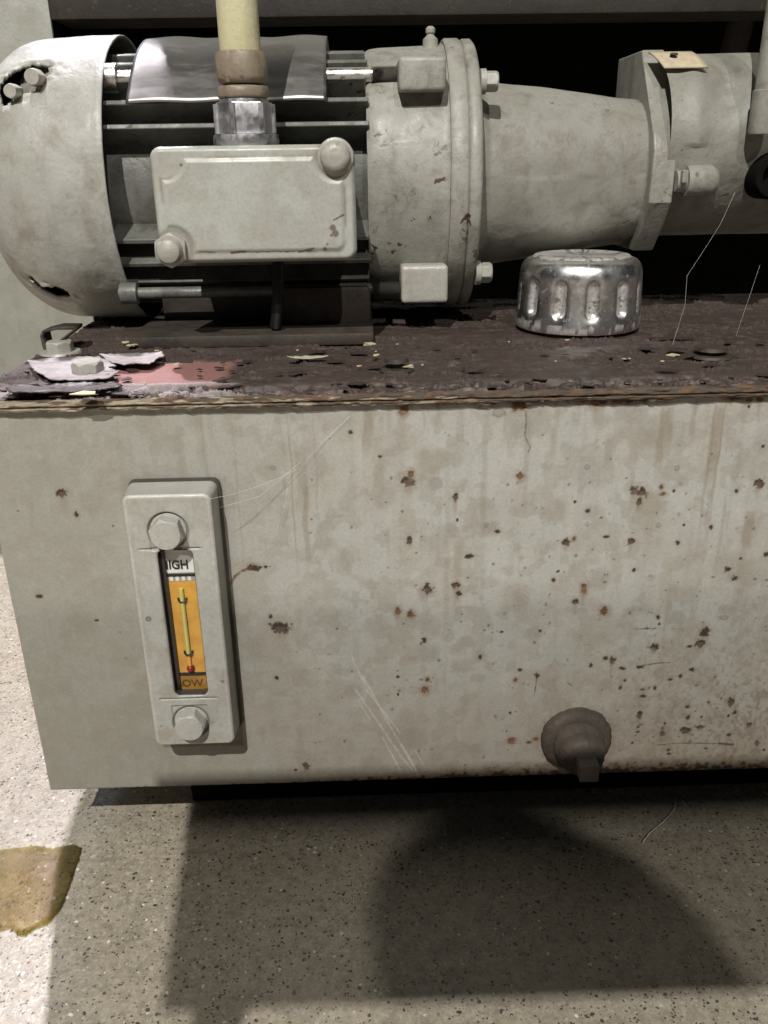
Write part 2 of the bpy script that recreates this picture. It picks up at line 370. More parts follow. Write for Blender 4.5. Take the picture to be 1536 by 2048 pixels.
b_box(bm, ox0-0.03, 0.92, YW+0.05, YW+0.42, oz1+0.06, oz1+0.07)
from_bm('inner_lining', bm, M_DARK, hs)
bm = bmesh.new()
b_box(bm, -0.19, 0.9, YW, YW+0.02, 0.415, 1.30, 0.002)
from_bm('light_block_panel', bm, M_PANEL, hs)  # unseen panel added to keep the overhead lamp off lid and motor
bm = bmesh.new()
a = P(1480, 60, YW+0.10); b_tube(bm, [(a[0]+0.01, YW+0.10, a[2]+0.08), (a[0]-0.004, YW+0.10, a[2]-0.02), (a[0]-0.008, YW+0.10, a[2]-0.16)], 0.011, 16)
from_bm('inner_pipe', bm, M_FOOT, hs)

# ------------------------------------------------------------------ tank
tank = empty('oil_tank', (0.1, 0.1, 0)); T(tank, 'grey green steel oil tank with chipped paint and a peeling brown lid', 'oil tank')
XR = 0.235; YBK = 0.19
# spots of chipped paint: photo pixel, radius in pixels, kind (0 dark brown chip, 1 grey, 2 orange rust)
SP = [(805,822,7,2),(812,816,6,2),(1045,814,6,2),(1030,816,5,2),(1190,806,7,2),(1205,803,6,2),(1240,802,5,2),(660,808,3,0),(1290,800,4,2),(1500,796,6,2),(1520,800,6,2),(1072,1478,5,2),(1232,1530,6,2),(1265,1535,4,2),(1500,1450,7,0),(1470,1425,5,0),(701,865,4,0),(760,913,3,0),(545,935,5,1),(816,962,11,0),(822,947,6,2),(910,994,6,0),(915,1040,3,0),(972,1050,5,1),(995,1063,4,0),(819,1081,7,0),(938,1113,6,0),(855,1177,9,0),(912,1170,7,0),(918,1187,5,0),(507,1136,9,0),(532,1134,3,0),(520,1135,3,0),(795,1223,7,2),(822,1228,7,2),(849,1281,6,0),(561,1256,15,0),(541,1233,4,0),(674,1258,2.5,0),(624,960,2,0),(623,1039,2,0),(621,1066,2,0),(998,824,10,1),(1003,1264,3,0),(1008,1226,4,1),(832,1171,2,0),
(1041,951,6,2),(1174,934,5,1),(1354,936,5,1),(1269,981,8,0),(1284,985,9,0),(1278,1004,6,0),(1323,974,4,2),(1327,988,4,2),(1348,982,3,0),(1518,966,9,0),(1473,982,4,0),(1150,1004,3,0),(1176,1022,4,0),(1174,1048,4,1),(1317,1050,5,1),(1368,1050,3,0),(1422,1054,4,0),(1212,1074,4,0),(1133,1085,7,0),(1148,1078,4,2),(1262,1083,6,0),(1356,1086,5,0),(1185,1099,2,0),(1533,1109,5,0),(1268,1140,4,0),(1455,1139,6,0),(1469,1157,6,0),(1481,1117,3,0),(1050,1136,2,0),(1116,1143,3,0),(1107,1161,4,0),(1168,1180,7,2),(1168,1172,5,2),(1151,1204,6,0),(1209,1222,8,2),(1448,1235,7,1),(1410,1264,10,0),(1400,1287,9,0),(1379,1293,4,0),(1309,1294,8,0),(1319,1248,3,0),(1316,1234,4,0),(1358,1028,3,1),(1424,908,2,0),(1526,893,3,0),(1498,813,3,0),
(553,1356,4,0),(855,1359,5,2),(850,1380,7,2),(960,1314,4,0),(1031,1360,4,2),(1074,1351,5,0),(1024,1482,8,2),(1013,1463,2.5,0),(612,1533,8,0),(1020,1426,3,0),(796,1389,3,0),(796,1354,3,0),(795,1342,2,0),(639,1483,3,1),(591,1540,3,0),(124,986,8,0),(153,1029,5,0),(79,1193,5,0),(226,1052,2.5,0),(193,1241,3,0),(36,1022,2,0),
(1280,1430,7,0),(1276,1454,3,0),(1276,1464,3,0),(1271,1471,2,0),(1265,1486,3,0),(1325,1457,3,0),(1325,1467,6,0),(1375,1414,4,0),(1376,1435,5,0),(1371,1461,9,0),(1400,1455,6,0),(1403,1434,3,0),(1420,1461,2.5,0),(1462,1405,9,0),(1457,1432,3,0),(1457,1470,4,0),(1337,1500,4,0),(1338,1508,4,0),(1412,1497,3,0),(1417,1405,3,0),(1528,1500,3,0),(1514,1486,6,0),(1330,1447,3,0),
(1306,1301,6,1),(1211,1316,5,0),(1225,1321,7,0),(1182,1331,4,0),(1245,1337,5,0),(1279,1334,5,0),(1250,1361,3,0),(1241,1376,4,0),(1285,1379,3.5,0),(1286,1392,5,0),(1310,1376,4,0),(1341,1359,4,0),(1361,1353,4,0),(1384,1339,5,0),(1058,1485,4,2),(1040,1340,4,0),(1080,1262,3,0),(252,1316,3,1),(240,1265,3,1)]
for _ in range(330):   # fine pitting, thicker to the lower right
    x = 560+976*random.random()**0.6; y = 860+690*random.random()**0.62
    SP.append((x, y, random.choice((1.0, 1.2, 1.4, 1.8, 2.2, 2.9)), random.choice((0, 0, 2, 1))))
LN = [  # lines: points, half width px, kind (0 dark, 3 pale scratch)
 ([(1052,822),(1052,850),(1050,872),(1056,886),(1061,895),(1057,903)],1.1,0),([(1315,1490),(1345,1487),(1375,1486),(1440,1487)],1.3,0),([(1438,1487),(1466,1489)],3.6,0),
 ([(1285,1331),(1315,1326),(1340,1325)],1.2,0),([(461,1168),(470,1152),(485,1141),(505,1134)],2.9,2),([(506,1134),(540,1133)],1.4,0),
 ([(1268,1258),(1310,1257)],1.3,0),([(1135,1365),(1145,1372)],1,0),([(1073,1356),(1071,1375),(1068,1392)],0.9,0),
 ([(705,1316),(718,1345),(730,1368)],1.3,3),([(725,1352),(755,1405),(790,1470),(838,1550)],1.7,3),([(712,1380),(760,1450),(800,1510),(835,1552)],1.8,3),([(733,1380),(775,1432),(800,1466)],1.6,3),
 ([(765,1475),(785,1512),(803,1545)],1.8,3),([(803,1490),(822,1520),(836,1550)],2.2,3),([(830,1500),(850,1535)],0.9,3),([(716,1400),(740,1440)],1.1,3)]
step = 0.00030
w = XR-XL; h = ZT-ZB
nx, ny = int(w/step), int(h/step)
X, Z = np.meshgrid(np.linspace(XL, XR, nx), np.linspace(ZB, ZT, ny))
U, V = X*1000, Z*1000        # millimetres
PXM = abs(P(900, 1200)[0]-P(800, 1200)[0])/100*1000   # mm per photo pixel on this face
base = np.zeros((ny, nx, 3))+np.array((0.392, 0.390, 0.358))
cool = sst(0.42, 0.62, fbm(U/24, V/24, 5, 4)); warm = sst(0.45, 0.68, fbm(U/15+40, V/19, 21, 4))
base = mixc(base, (0.412, 0.415, 0.387), cool*0.75); base = mixc(base, (0.36, 0.338, 0.302), warm*0.55)
blot = sst(0.54, 0.64, fbm(U/7, V/7, 33, 3)); base = mixc(base, (0.315, 0.30, 0.255), blot*0.55)
blot2 = sst(0.60, 0.66, fbm(U/4.2+9, V/4.6, 35, 2)); base = mixc(base, (0.27, 0.25, 0.205), blot2*0.38)
pale = sst(0.60, 0.70, fbm(U/9+70, V/8, 45, 4)); base = mixc(base, (0.46, 0.45, 0.40), pale*0.30)
stk = sst(0.48, 0.74, fbm(U/2.6, V/34, 51, 4)); base = mixc(base, (0.27, 0.245, 0.19), stk*0.22)
stk2 = sst(0.5, 0.7, fbm(U/5.5, V/60, 57, 3)); base = mixc(base, (0.44, 0.435, 0.385), stk2*0.20)
xr = (X-XL)/w; zr = (Z-ZB)/h
r_ = random.Random(77)
for _ in range(190):      # soft round blotches in the old paint
    cx0, cz0_, rb_ = XL*1000+r_.random()*w*1000, ZB*1000+r_.random()*h*1000, 2.0+5.0*r_.random()**1.6
    j0, j1 = [int(np.clip((v/1000-ZB)/h*ny, 0, ny)) for v in (cz0_-rb_*2, cz0_+rb_*2)]; i0, i1 = [int(np.clip((v/1000-XL)/w*nx, 0, nx)) for v in (cx0-rb_*2, cx0+rb_*2)]
    if j1 <= j0 or i1 <= i0: continue
    sl = (slice(j0, j1), slice(i0, i1)); u_, v_ = (U[sl]-cx0)/(0.8+0.5*r_.random()), (V[sl]-cz0_)
    d = (np.abs(u_)**2.6+np.abs(v_)**2.6)**(1/2.6)+(fbm(U[sl]/2.5, V[sl]/2.5, 79, 2)-0.5)*2.2
    base[sl] = mixc(base[sl], r_.choice(((0.275, 0.262, 0.225), (0.30, 0.29, 0.255), (0.29, 0.26, 0.21), (0.43, 0.43, 0.39))), sst(rb_*1.25, rb_*0.55, d)*(0.30+0.40*r_.random()))
for _ in range(60):      # drips run down from the rim
    cx0 = XL*1000+(0.12+0.88*r_.random())*w*1000; z1_d = ZT*1000-(0 if r_.random() < 0.5 else r_.random()*60); L_ = 12+75*r_.random()**1.5; hw_ = 0.35+1.5*r_.random()**2
    i0, i1 = [int(np.clip((v/1000-XL)/w*nx, 0, nx)) for v in (cx0-hw_*2.5-1, cx0+hw_*2.5+1)]; j0, j1 = [int(np.clip((v/1000-ZB)/h*ny, 0, ny)) for v in (z1_d-L_, z1_d)]
    if j1 <= j0 or i1 <= i0: continue
    sl = (slice(j0, j1), slice(i0, i1)); d = np.abs(U[sl]-cx0+(fbm(U[sl]*0+cx0, V[sl]/9, 81, 2)-0.5)*1.6); f_ = (V[sl]-(z1_d-L_))/L_
    base[sl] = mixc(base[sl], r_.choice(((0.24, 0.215, 0.165), (0.27, 0.25, 0.20), (0.22, 0.17, 0.11), (0.45, 0.44, 0.395))), sst(hw_*1.4, hw_*0.5, d)*sst(0, 0.5, f_)*sst(1.0, 0.8, f_)*(0.20+0.30*r_.random()))
lo = sst(0.55, 0.0, zr+0.25*(fbm(U/30, V/30, 61, 3)-0.5)); base = mixc(base, (0.245, 0.205, 0.15), lo*(0.25+0.5*np.clip(xr*1.4, 0, 1)))  # browner lower right, with the soft shadow along the bottom painted in
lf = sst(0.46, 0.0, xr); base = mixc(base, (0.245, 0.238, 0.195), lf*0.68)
rust = np.zeros((ny, nx)); hgt = np.zeros((ny, nx))
wx = (fbm(U/0.9, V/0.9, 71, 3)-0.5); wz = (fbm(U/0.9+30, V/0.9+11, 73, 3)-0.5)
KC = {0: (0.028, 0.016, 0.012), 1: (0.16, 0.155, 0.135), 2: (0.115, 0.048, 0.020)}
fineN = fbm(U/0.5, V/0.5, 77, 3)
def window(u0, u1, v0, v1):
    i0 = max(0, int((u0/1000-XL)/w*(nx-1))); i1 = min(nx, int((u1/1000-XL)/w*(nx-1))+2)
    j0 = max(0, int((v0/1000-ZB)/h*(ny-1))); j1 = min(ny, int((v1/1000-ZB)/h*(ny-1))+2)
    return slice(j0, j1), slice(i0, i1)
for (x, y, r, k) in SP:
    c = P(x, y)*1000; rr = r*PXM*1.12; g = rr*2.6+0.6
    sl = window(c[0]-g, c[0]+g, c[2]-g, c[2]+g)
    if sl[0].stop <= sl[0].start or sl[1].stop <= sl[1].start: continue
    q = min(1.0, rr/1.2)
    if r < 3 or k == 1: q *= 0.4
    st = 0.75+0.5*random.random()
    du = (U[sl]-c[0])*st+wx[sl]*rr*1.3*q; dv = (V[sl]-c[2])/st+wz[sl]*rr*1.3*q
    d = np.sqrt(du*du+dv*dv); m = sst(rr*1.08+0.10, rr*0.80-0.05, d); halo = sst(rr*2.4, rr*0.9, d)*0.30
    if k == 1:   # grey blister with a dark rim
        m2 = m*(0.45+0.55*sst(rr*0.45, rr*0.85, d)); base[sl] = mixc(base[sl], KC[1], m2*0.75); hgt[sl] += m*0.08
    else:
        base[sl] = mixc(base[sl], (0.24, 0.185, 0.12), halo*(1.1 if k == 0 else 2.0)*(r > 3))
        cc = np.array(KC[k])*(0.6+0.9*fineN[sl][..., None]); am = m*(0.98 if r >= 3 else 0.6)
        base[sl] = base[sl]*(1-am[..., None])+cc*am[..., None]
        rust[sl] = np.maximum(rust[sl], m); hgt[sl] -= m*0.14
        if r >= 6 and random.random() < 0.75:      # a weak brown run below the chip
            L_ = 3+9*random.random(); s2 = window(c[0]-rr*1.6, c[0]+rr*1.6, c[2]-L_, c[2])
            if s2[0].stop > s2[0].start and s2[1].stop > s2[1].start:
                dr = np.abs(U[s2]-c[0]+wx[s2]*0.9); f_ = (V[s2]-(c[2]-L_))/L_
                base[s2] = mixc(base[s2], (0.20, 0.14, 0.085), sst(rr*0.9, rr*0.2, dr)*sst(0, 0.9, f_)*0.38)
for pts, hw, k in LN:
    q = [P(x, y)*1000 for x, y in pts]
    for a, b in zip(q, q[1:]):
        g = hw*PXM*2+0.8
        sl = window(min(a[0], b[0])-g, max(a[0], b[0])+g, min(a[2], b[2])-g, max(a[2], b[2])+g)
        ex, ez = b[0]-a[0], b[2]-a[2]; L2 = ex*ex+ez*ez
        t = np.clip(((U[sl]-a[0])*ex+(V[sl]-a[2])*ez)/L2, 0, 1)
        d = np.hypot(U[sl]-a[0]-t*ex+wx[sl]*0.25, V[sl]-a[2]-t*ez+wz[sl]*0.25); rr = hw*PXM
        m = sst(rr*1.25+0.10, rr*0.4, d)*(0.55+0.45*sst(0.35, 0.6, fbm(U[sl]/1.2, V[sl]/1.2, 91, 2)))
        if k == 3: base[sl] = mixc(base[sl], (0.62, 0.58, 0.53), m*0.45)
        else: base[sl] = mixc(base[sl], KC[k], m*0.85); rust[sl] = np.maximum(rust[sl], m*0.7)
# grime where the sight glass meets the sheet, and its drip
def rect_sd(x0, x1, z0, z1):
    return np.hypot(np.maximum(np.maximum(x0-U, U-x1), 0), np.maximum(np.maximum(z0-V, V-z1), 0))
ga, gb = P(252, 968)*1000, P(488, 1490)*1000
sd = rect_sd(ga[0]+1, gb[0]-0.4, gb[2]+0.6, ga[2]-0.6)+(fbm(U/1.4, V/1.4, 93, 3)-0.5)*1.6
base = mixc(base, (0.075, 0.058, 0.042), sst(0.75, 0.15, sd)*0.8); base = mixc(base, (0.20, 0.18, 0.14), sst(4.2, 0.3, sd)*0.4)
# rust eating in from the rim, the bottom seam and round the drain plug
top_d = (ZT*1000-V); te = top_d-1.9*fbm(U/1.8, V/5, 101, 4)*sst(0.28, 0.6, fbm(U/16, V/50, 103, 3))*(0.8+2.4*xr)
tm = sst(0.35, -0.25, te); base = mixc(base, (0.16, 0.085, 0.04), sst(2.2, 0.0, te)*0.75*sst(0.2, 0.5, xr)); base = mixc(base, (0.045, 0.028, 0.02), tm*0.9); rust = np.maximum(rust, tm)
bot_d = (V-ZB*1000); be = bot_d-3.4*np.clip(fbm(U/1.7, V/1.7, 105, 4)-0.36, 0, 1)*4*(0.16+0.84*sst(0.12, 0.75, xr))
bmk = sst(0.6, -0.4, be); base = mixc(base, (0.20, 0.115, 0.045), sst(5.5, 0.0, be)*0.70*sst(0.10, 0.50, xr)); base = mixc(base, (0.055, 0.036, 0.025), bmk*0.92); rust = np.maximum(rust, bmk)
dc = P(1153, 1482)*1000; dd = np.hypot(U-dc[0], V-dc[2])+(fbm(U/2, V/2, 107, 3)-0.5)*6
base = mixc(base, (0.18, 0.12, 0.07), sst(19, 10.5, dd)*0.55)
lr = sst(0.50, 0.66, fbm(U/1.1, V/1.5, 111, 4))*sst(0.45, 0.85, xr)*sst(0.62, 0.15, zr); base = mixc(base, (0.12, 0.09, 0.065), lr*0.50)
# crazed, slightly wavy sheet
hgt += (fbm(U/18, V/18, 121, 3)-0.5)*0.25+(fbm(U/2.2, V/2.2, 123, 3)-0.5)*0.05
bulge = sst(1.4, 0, top_d)*0.5
Y = -(hgt+bulge*fbm(U/6, V/3, 125, 3))*0.001
edge = np.minimum(U-XL*1000, V-ZB*1000); Y += np.clip(0.9-edge, 0, 0.9)**2*0.0010   # rolled edges
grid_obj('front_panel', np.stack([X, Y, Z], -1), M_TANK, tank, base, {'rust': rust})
bm = bmesh.new(); b_box(bm, XL+0.0004, XR, 0.0012, YBK, ZB+0.0004, ZT-0.0002)
from_bm('tank_body', bm, M_PAINT, tank)

# lid: one height field for the peeling top, one for its ragged front edge
LX0 = P(-60, 790, 0)[0]
step = 0.00045
nx = int((XR-LX0)/step); ny = int((YBK+0.002)/step)
X, Yg = np.meshgrid(np.linspace(LX0, XR, nx), np.linspace(-0.0022, YBK, ny)); U, V = X*1000, Yg*1000
n1 = fbm(U/26, V/11, 201, 5, 0.5); n2 = fbm(U/11, V/5, 207, 4, 0.45)
def lip(n, t, wd): return np.where(n > t, np.exp(-np.clip(n-t, 0, 1)/wd), 0)
l1 = (n1 > 0.46)*1.0; l2 = (n2 > 0.50)*1.0
Zh = l1*0.45+lip(n1, 0.46, 0.02)*0.8+l2*0.25*(1-l1)+lip(n2, 0.50, 0.02)*0.35*(1-0.6*l1)+fbm(U/4, V/3, 211, 3)*0.30
frontband = sst(9.5, 5.5, V+2.5*(fbm(U/8, V/50, 215, 3)-0.5))        # gasket ledge in front of the cover plate
Zh = Zh-frontband*1.9
ragged = frontband*((fbm(U/4.5, V/1.0, 217, 4)-0.5)*2.4+0.9*(fbm(U/7, V/1.6, 219, 3) > 0.52)); Zh += ragged
drop = np.clip(2.4-(V+2.2), 0, 2.4)**2*0.45; Zh -= drop*0.6
colr = np.zeros((ny, nx, 3))+np.array((0.036, 0.024, 0.020))
colr = mixc(colr, (0.050, 0.030, 0.025), sst(0.4, 0.62, fbm(U/12, V/10, 221, 4))*0.7)
colr = mixc(colr, (0.038, 0.024, 0.019), (1-l1)*0.65)
colr = mixc(colr, (0.085, 0.066, 0.058), np.clip(lip(n1, 0.46, 0.004)+0.4*lip(n2, 0.50, 0.003), 0, 1)*0.4)
colr = mixc(colr, (0.014, 0.010, 0.009), np.where((n1 < 0.46) & (n1 > 0.452), 1.0, 0)*0.8)
colr = mixc(colr, (0.09, 0.07, 0.058), sst(0.64, 0.74, fbm(U/2.2, V/1.3, 225, 3))*0.35)
colr = mixc(colr, (0.24, 0.20, 0.16), sst(0.60, 0.74, fbm(U/5, V/1.0, 227, 4))*frontband*0.55)
xl_ = lambda px, py: PZ(px, py, ZL)[0]*1000
wv_ = 3.0*(fbm(U/5, V/5, 231, 3)-0.5)
lit_red = sst(xl_(225, 745)-2, xl_(240, 745), U+wv_)*sst(xl_(455, 745)+3, xl_(435, 745), U+wv_)*sst(PZ(330, 722, ZL)[1]*1000+1, PZ(330, 726, ZL)[1]*1000, V+wv_*0.6)*sst(7.0, 8.5, V)  # lamplit part of the lid, painted redder and brighter into the colour
left = sst(xl_(470, 780)+4, xl_(400, 780), U+4*wv_)
colr = mixc(colr, (0.26, 0.125, 0.11), lit_red*0.95); Zh = Zh*(1-lit_red)+lit_red*(0.55+0.12*fbm(U/1.5, V/1.5, 239, 3))
band = sst(11.5, 8.5, V+wv_*0.5)
lilac = left*band*sst(0.44, 0.50, fbm(U/9, V/1.5, 237, 4)); colr = mixc(colr, (0.27, 0.235, 0.235), lilac*0.9); Zh += lilac*0.6  # cool lamp's lavender shine painted onto the left front band
rust = np.clip(1-l1*0.6+left*0.4, 0.30, 1)*0.9
grid_obj('lid', np.stack([X, Yg, ZL+(Zh*1.5-1.35)*0.001], -1), M_LID, tank, colr, {'rust': rust})
# front edge of lid plates: three laminated strips
zt_, zb_ = ZL-0.0018, ZT-0.0013
ny = 40; s = np.linspace(0, 1, ny); X, S = np.meshgrid(np.linspace(LX0, XR, nx), s); U = X*1000; V = S*(zt_-zb_)*1000
prof = 2.2+0.9*np.sin(S*math.pi)+(fbm(U/4, V/0.9, 241, 4)-0.5)*1.5-1.0*np.exp(-((S-0.42-0.08*(fbm(U/14, V*0, 243, 2)-.5))/0.07)**2)
prof = prof*sst(0.0, 0.06, S)
col = np.zeros((ny, nx, 3))+np.array((0.23, 0.20, 0.14)); xr = (X-LX0)/(XR-LX0)
ru = sst(0.38, 0.50, fbm(U/5, V/0.8, 245, 4)+0.90*(xr-0.32)+0.22*sst(0.62, 1, S))
col = mixc(col, (0.30, 0.26, 0.185), sst(0.4, 0.6, fbm(U/7, V/1.2, 251, 3))); col = mixc(col, (0.052, 0.034, 0.026), ru*0.9)
col = mixc(col, (0.17, 0.085, 0.03), sst(0.55, 0.68, fbm(U/2.4, V/1.4, 247, 3))*0.5); col = mixc(col, (0.09, 0.06, 0.035), np.exp(-((S-0.42)/0.07)**2)*0.8)
grid_obj('lid_edge', np.stack([X, -prof*0.001, zb_+S*(zt_-zb_)], -1), M_LID, tank, col, {'rust': 0.4+0.6*ru})
# skid rail under the tank
sx = PZ(386, 1600, 0.0)[0]; sy = PZ(900, 1588, 0.0)[1]
bm = bmesh.new(); b_box(bm, sx, XR, sy, sy+0.02, 0.0005, ZB+0.0002, 0.0008)
from_bm('skid_rail', bm, M_DARK, tank)
# bolts in the lid
def lid_bolt(px, py, af, hgt_, mat=M_BOLT, rot=0.3, lab=None, round_head=False):
    c = PZ(px, py, ZL); bm = bmesh.new()
    b_lathe(bm, [(0, 0.0001), (0, af*0.85), (0.0009, af*0.80), (0.0010, 0.0001)], (c[0], c[1], ZL), 'z', 28)
    if round_head: b_lathe(bm, [(0.0008, af*0.36), (hgt_*0.55, af*0.38), (hgt_*0.6, af*0.62), (hgt_*0.9, af*0.56), (hgt_, af*0.3), (hgt_, 0.0001)], (c[0], c[1], ZL), 'z', 28)
    else: b_hex(bm, (c[0], c[1], ZL+0.0009), af, hgt_, 'z', 1, rot)
    o = from_bm('lid_bolt', bm, mat, tank, 40)
    if lab: o['label'] = lab
    return o
lid_bolt(178, 752, 0.0098, 0.0046); lid_bolt(122, 706, 0.0095, 0.0040, rot=0.6)
lid_bolt(793, 740, 0.0072, 0.0050, M_PLUG, round_head=True); lid_bolt(1420, 712, 0.0100, 0.0040, M_FOOT, round_head=True)

# loose curls of paint on the lid
def flake(name, c, sx_, sy_, ang, lift, mat, seed, parent=None, th=0.0004):
    r_ = random.Random(seed); n = 26; bm = bmesh.new(); ca, sa = math.cos(ang), math.sin(ang)
    rad = [1+0.35*(r_.random()-0.5)+0.18*math.sin(3*2*math.pi*k/n+seed) for k in range(n)]
    rings = []
    for s_ in (1.0, 0.66, 0.33):
        ring = []
        for k in range(n):
            t = 2*math.pi*k/n; u = math.cos(t)*rad[k]*s_*sx_; v = math.sin(t)*rad[k]*s_*sy_
            z = lift*((u/sx_)**2*0.9+(v/sy_)**2*0.35)+0.0003*r_.random()
            ring.append(bm.verts.new((c[0]+u*ca-v*sa, c[1]+u*sa+v*ca, c[2]+z)))
        rings.append(ring)
    for a, b in zip(rings, rings[1:]):
        for k in range(n): bm.faces.new((a[k], a[(k+1) % n], b[(k+1) % n], b[k]))
    bm.faces.new(rings[-1])
    o = from_bm(name, bm, mat, parent, 180); sm = o.modifiers.new('thick', 'SOLIDIFY'); sm.thickness = th; return o
M_FLK_G = plain('pale_green_flake', (0.40, 0.40, 0.30), 0.5); M_FLK_L = paint('lilac_grey_flake', (0.22, 0.195, 0.19), (0.33, 0.30, 0.30), (0.08, 0.06, 0.055), 1.0, 0.5, 0.6, 51.0); M_FLK_B = plain('brown_flake', (0.050, 0.035, 0.031), 0.5, noise_amt=0.4)  # lilac flakes: the cool lamp's tint is put into their colour
M_CRUMB = plain('cream_crumb', (0.55, 0.48, 0.30), 0.6)
T(flake('paint_flake', PZ(618, 716, ZL+0.0012), 0.0075, 0.0016, 0.05, 0.0008, M_FLK_G, 3), 'pale green flake of paint lying on the brown lid', 'paint flake', 'loose paint flakes on the lid')
def sheet(px, z, mat, seed, curl=0.0006):   # a torn sheet of paint lying loose, outline given as sight points on the lid
    pts = [PZ(x, y, z) for x, y in px]; r_ = random.Random(seed); fine = []
    for a, b in zip(pts, pts[1:]+pts[:1]):
        k_ = max(2, int(np.linalg.norm(b-a)/0.0008))
        for k in range(k_): p = a+(b-a)*k/k_; fine.append((p[0]+(r_.random()-.5)*0.0006, p[1]+(r_.random()-.5)*0.0007))
    cx_ = sum(p[0] for p in fine)/len(fine); cy_ = sum(p[1] for p in fine)/len(fine); bm = bmesh.new(); rings = []
    for s_ in (1.0, 0.9, 0.7, 0.45, 0.2):
        rings.append([bm.verts.new((cx_+(x-cx_)*s_, cy_+(y-cy_)*s_, z+curl*s_**4*(0.5+float(vnoise(np.array(x*160.+seed), np.array(y*160.))))+0.0005*float(vnoise(np.array(x*s_*700.), np.array(y*s_*700.)))) ) for x, y in fine])
    for a, b in zip(rings, rings[1:]):
        for k in range(len(fine)): bm.faces.new((a[k], a[(k+1) % len(fine)], b[(k+1) % len(fine)], b[k]))
    bm.faces.new(rings[-1]); o = from_bm('paint_flake', bm, mat, None, 180); sm = o.modifiers.new('thick', 'SOLIDIFY'); sm.thickness = 0.0004; return o
T(sheet([(54, 724), (88, 720), (142, 719), (200, 716), (232, 735), (217, 738), (238, 748), (222, 760), (142, 764), (101, 761), (70, 745)], ZL+0.0016, M_FLK_L, 5), 'big torn lilac grey sheet of paint under the hexagon lid bolt', 'paint flake', 'loose paint flakes on the lid')
T(sheet([(200, 716), (262, 710), (325, 709), (329, 717), (300, 731), (245, 734), (225, 730)], ZL+0.0018, M_FLK_L, 8, 0.0009), 'long lilac grey tongue of paint behind the red patch', 'paint flake', 'loose paint flakes on the lid')
T(sheet([(12, 782), (30, 774), (120, 772), (230, 768), (246, 775), (200, 784), (90, 788), (20, 789)], ZL+0.0006, M_FLK_B, 12, 0.0006), 'brown strip of paint along the front left edge of the lid', 'paint flake', 'loose paint flakes on the lid')
bm = bmesh.new(); crumbs = bmesh.new()
def chip(bmx, c, s, r_):
    n = r_.choice((4, 5, 6)); vs = []; tilt = (r_.random()-0.5)*1.1; t0 = r_.random()*6
    for k in range(n):
        t = t0+2*math.pi*k/n; q = s*(0.6+0.8*r_.random()); u, v = q*math.cos(t)*1.5, q*math.sin(t)
        vs.append((c[0]+u, c[1]+v, c[2]+u*tilt*0.22+abs(v)*0.12))
    lo = [bmx.verts.new((a, b, z)) for a, b, z in vs]; hi = [bmx.verts.new((a, b, z+0.0003)) for a, b, z in vs]
    bmx.faces.new(lo[::-1]); bmx.faces.new(hi)
    for k in range(n): bmx.faces.new((lo[k], lo[(k+1) % n], hi[(k+1) % n], hi[k]))
r_ = random.Random(31)
for _ in range(120):
    x = LX0+(XR-LX0)*r_.random(); y = -0.001+0.07*r_.random()**2.0
    chip(bm, (x, y, ZL+(0.0004 if y > 0.009 else -0.0010)), 0.0007+0.0024*r_.random()**2.2, r_)
for _ in range(16):
    x = LX0+0.03+(0.21)*r_.random(); y = 0.004+0.08*r_.random(); chip(crumbs, (x, y, ZL+0.0009), 0.0003+0.0005*r_.random()**2, r_)
for px, py, s in ((258, 686, 0.0018), (262, 692, 0.0012), (165, 790, 0.0022), (350, 730, 0.0010), (752, 712, 0.0010), (740, 690, 0.0016), (815, 735, 0.0016), (362, 676, 0.0008), (1345, 712, 0.0012)):
    for k in range(2): q = PZ(px+k*3, py, ZL+0.0012); chip(crumbs, (q[0], q[1], q[2]+0.0003*k), s, r_)
T(from_bm('paint_chips', bm, M_FLK_B, None, 30), 'brown paint chips scattered over the tank lid', 'paint chips', kind='stuff')
T(from_bm('crumbs', crumbs, M_CRUMB, None, 30), 'cream crumbs and grit scattered over the tank lid', 'crumbs', kind='stuff')

# ------------------------------------------------------------------ level gauge
YG = -0.0125
gg = empty('level_gauge', tuple(P(360, 1240, 0))); T(gg, 'upright oil level gauge with HIGH and LOW marks bolted on the tank', 'level gauge')
gl, gr, gt, gbm = P(250, 1000, YG)[0], P(419, 1000, YG)[0], P(330, 990, YG)[2], P(390, 1490, YG)[2]
ang_off = P(312, 1480, YG)[0]-P(243, 1000, YG)[0]
gl = (P(244, 1010, YG)[0]+P(311, 1475, YG)[0])/2; gr = (P(421, 1010, YG)[0]+P(469, 1475, YG)[0])/2
gxc = (gl+gr)/2; GW = gr-gl
# slot in the front
s0, s1 = (P(316, 1110, YG)[0]+P(347, 1380, YG)[0])/2, (P(387, 1110, YG)[0]+P(413, 1380, YG)[0])/2
sz1, sz0 = P(352, 1101, YG)[2], P(380, 1391, YG)[2]
step = 0.00028
nx = int(GW/step); ny = int((gt-gbm)/step)
X, Z = np.meshgrid(np.linspace(gl, gr, nx), np.linspace(gbm, gt, ny)); U, V = X*1000, Z*1000
def sd_rr(x0, x1, z0, z1, r):
    qx = np.abs(X-(x0+x1)/2)-(x1-x0)/2+r; qz = np.abs(Z-(z0+z1)/2)-(z1-z0)/2+r
    return np.hypot(np.maximum(qx, 0), np.maximum(qz, 0))+np.minimum(np.maximum(qx, qz), 0)-r
rc = 0.0026; din = sd_rr(gl, gr, gbm, gt, rc)          # negative inside
hb = np.where(din > -0.0010, -(0.0010+np.clip(din, -0.001, 0))**2*700, 0)
Hh = hb.copy()
b1, b2 = P(335, 1062, YG), P(383, 1444, YG); bx = (b1[0]+b2[0])/2; b1 = (bx, YG, b1[2]); b2 = (bx, YG, b2[2])
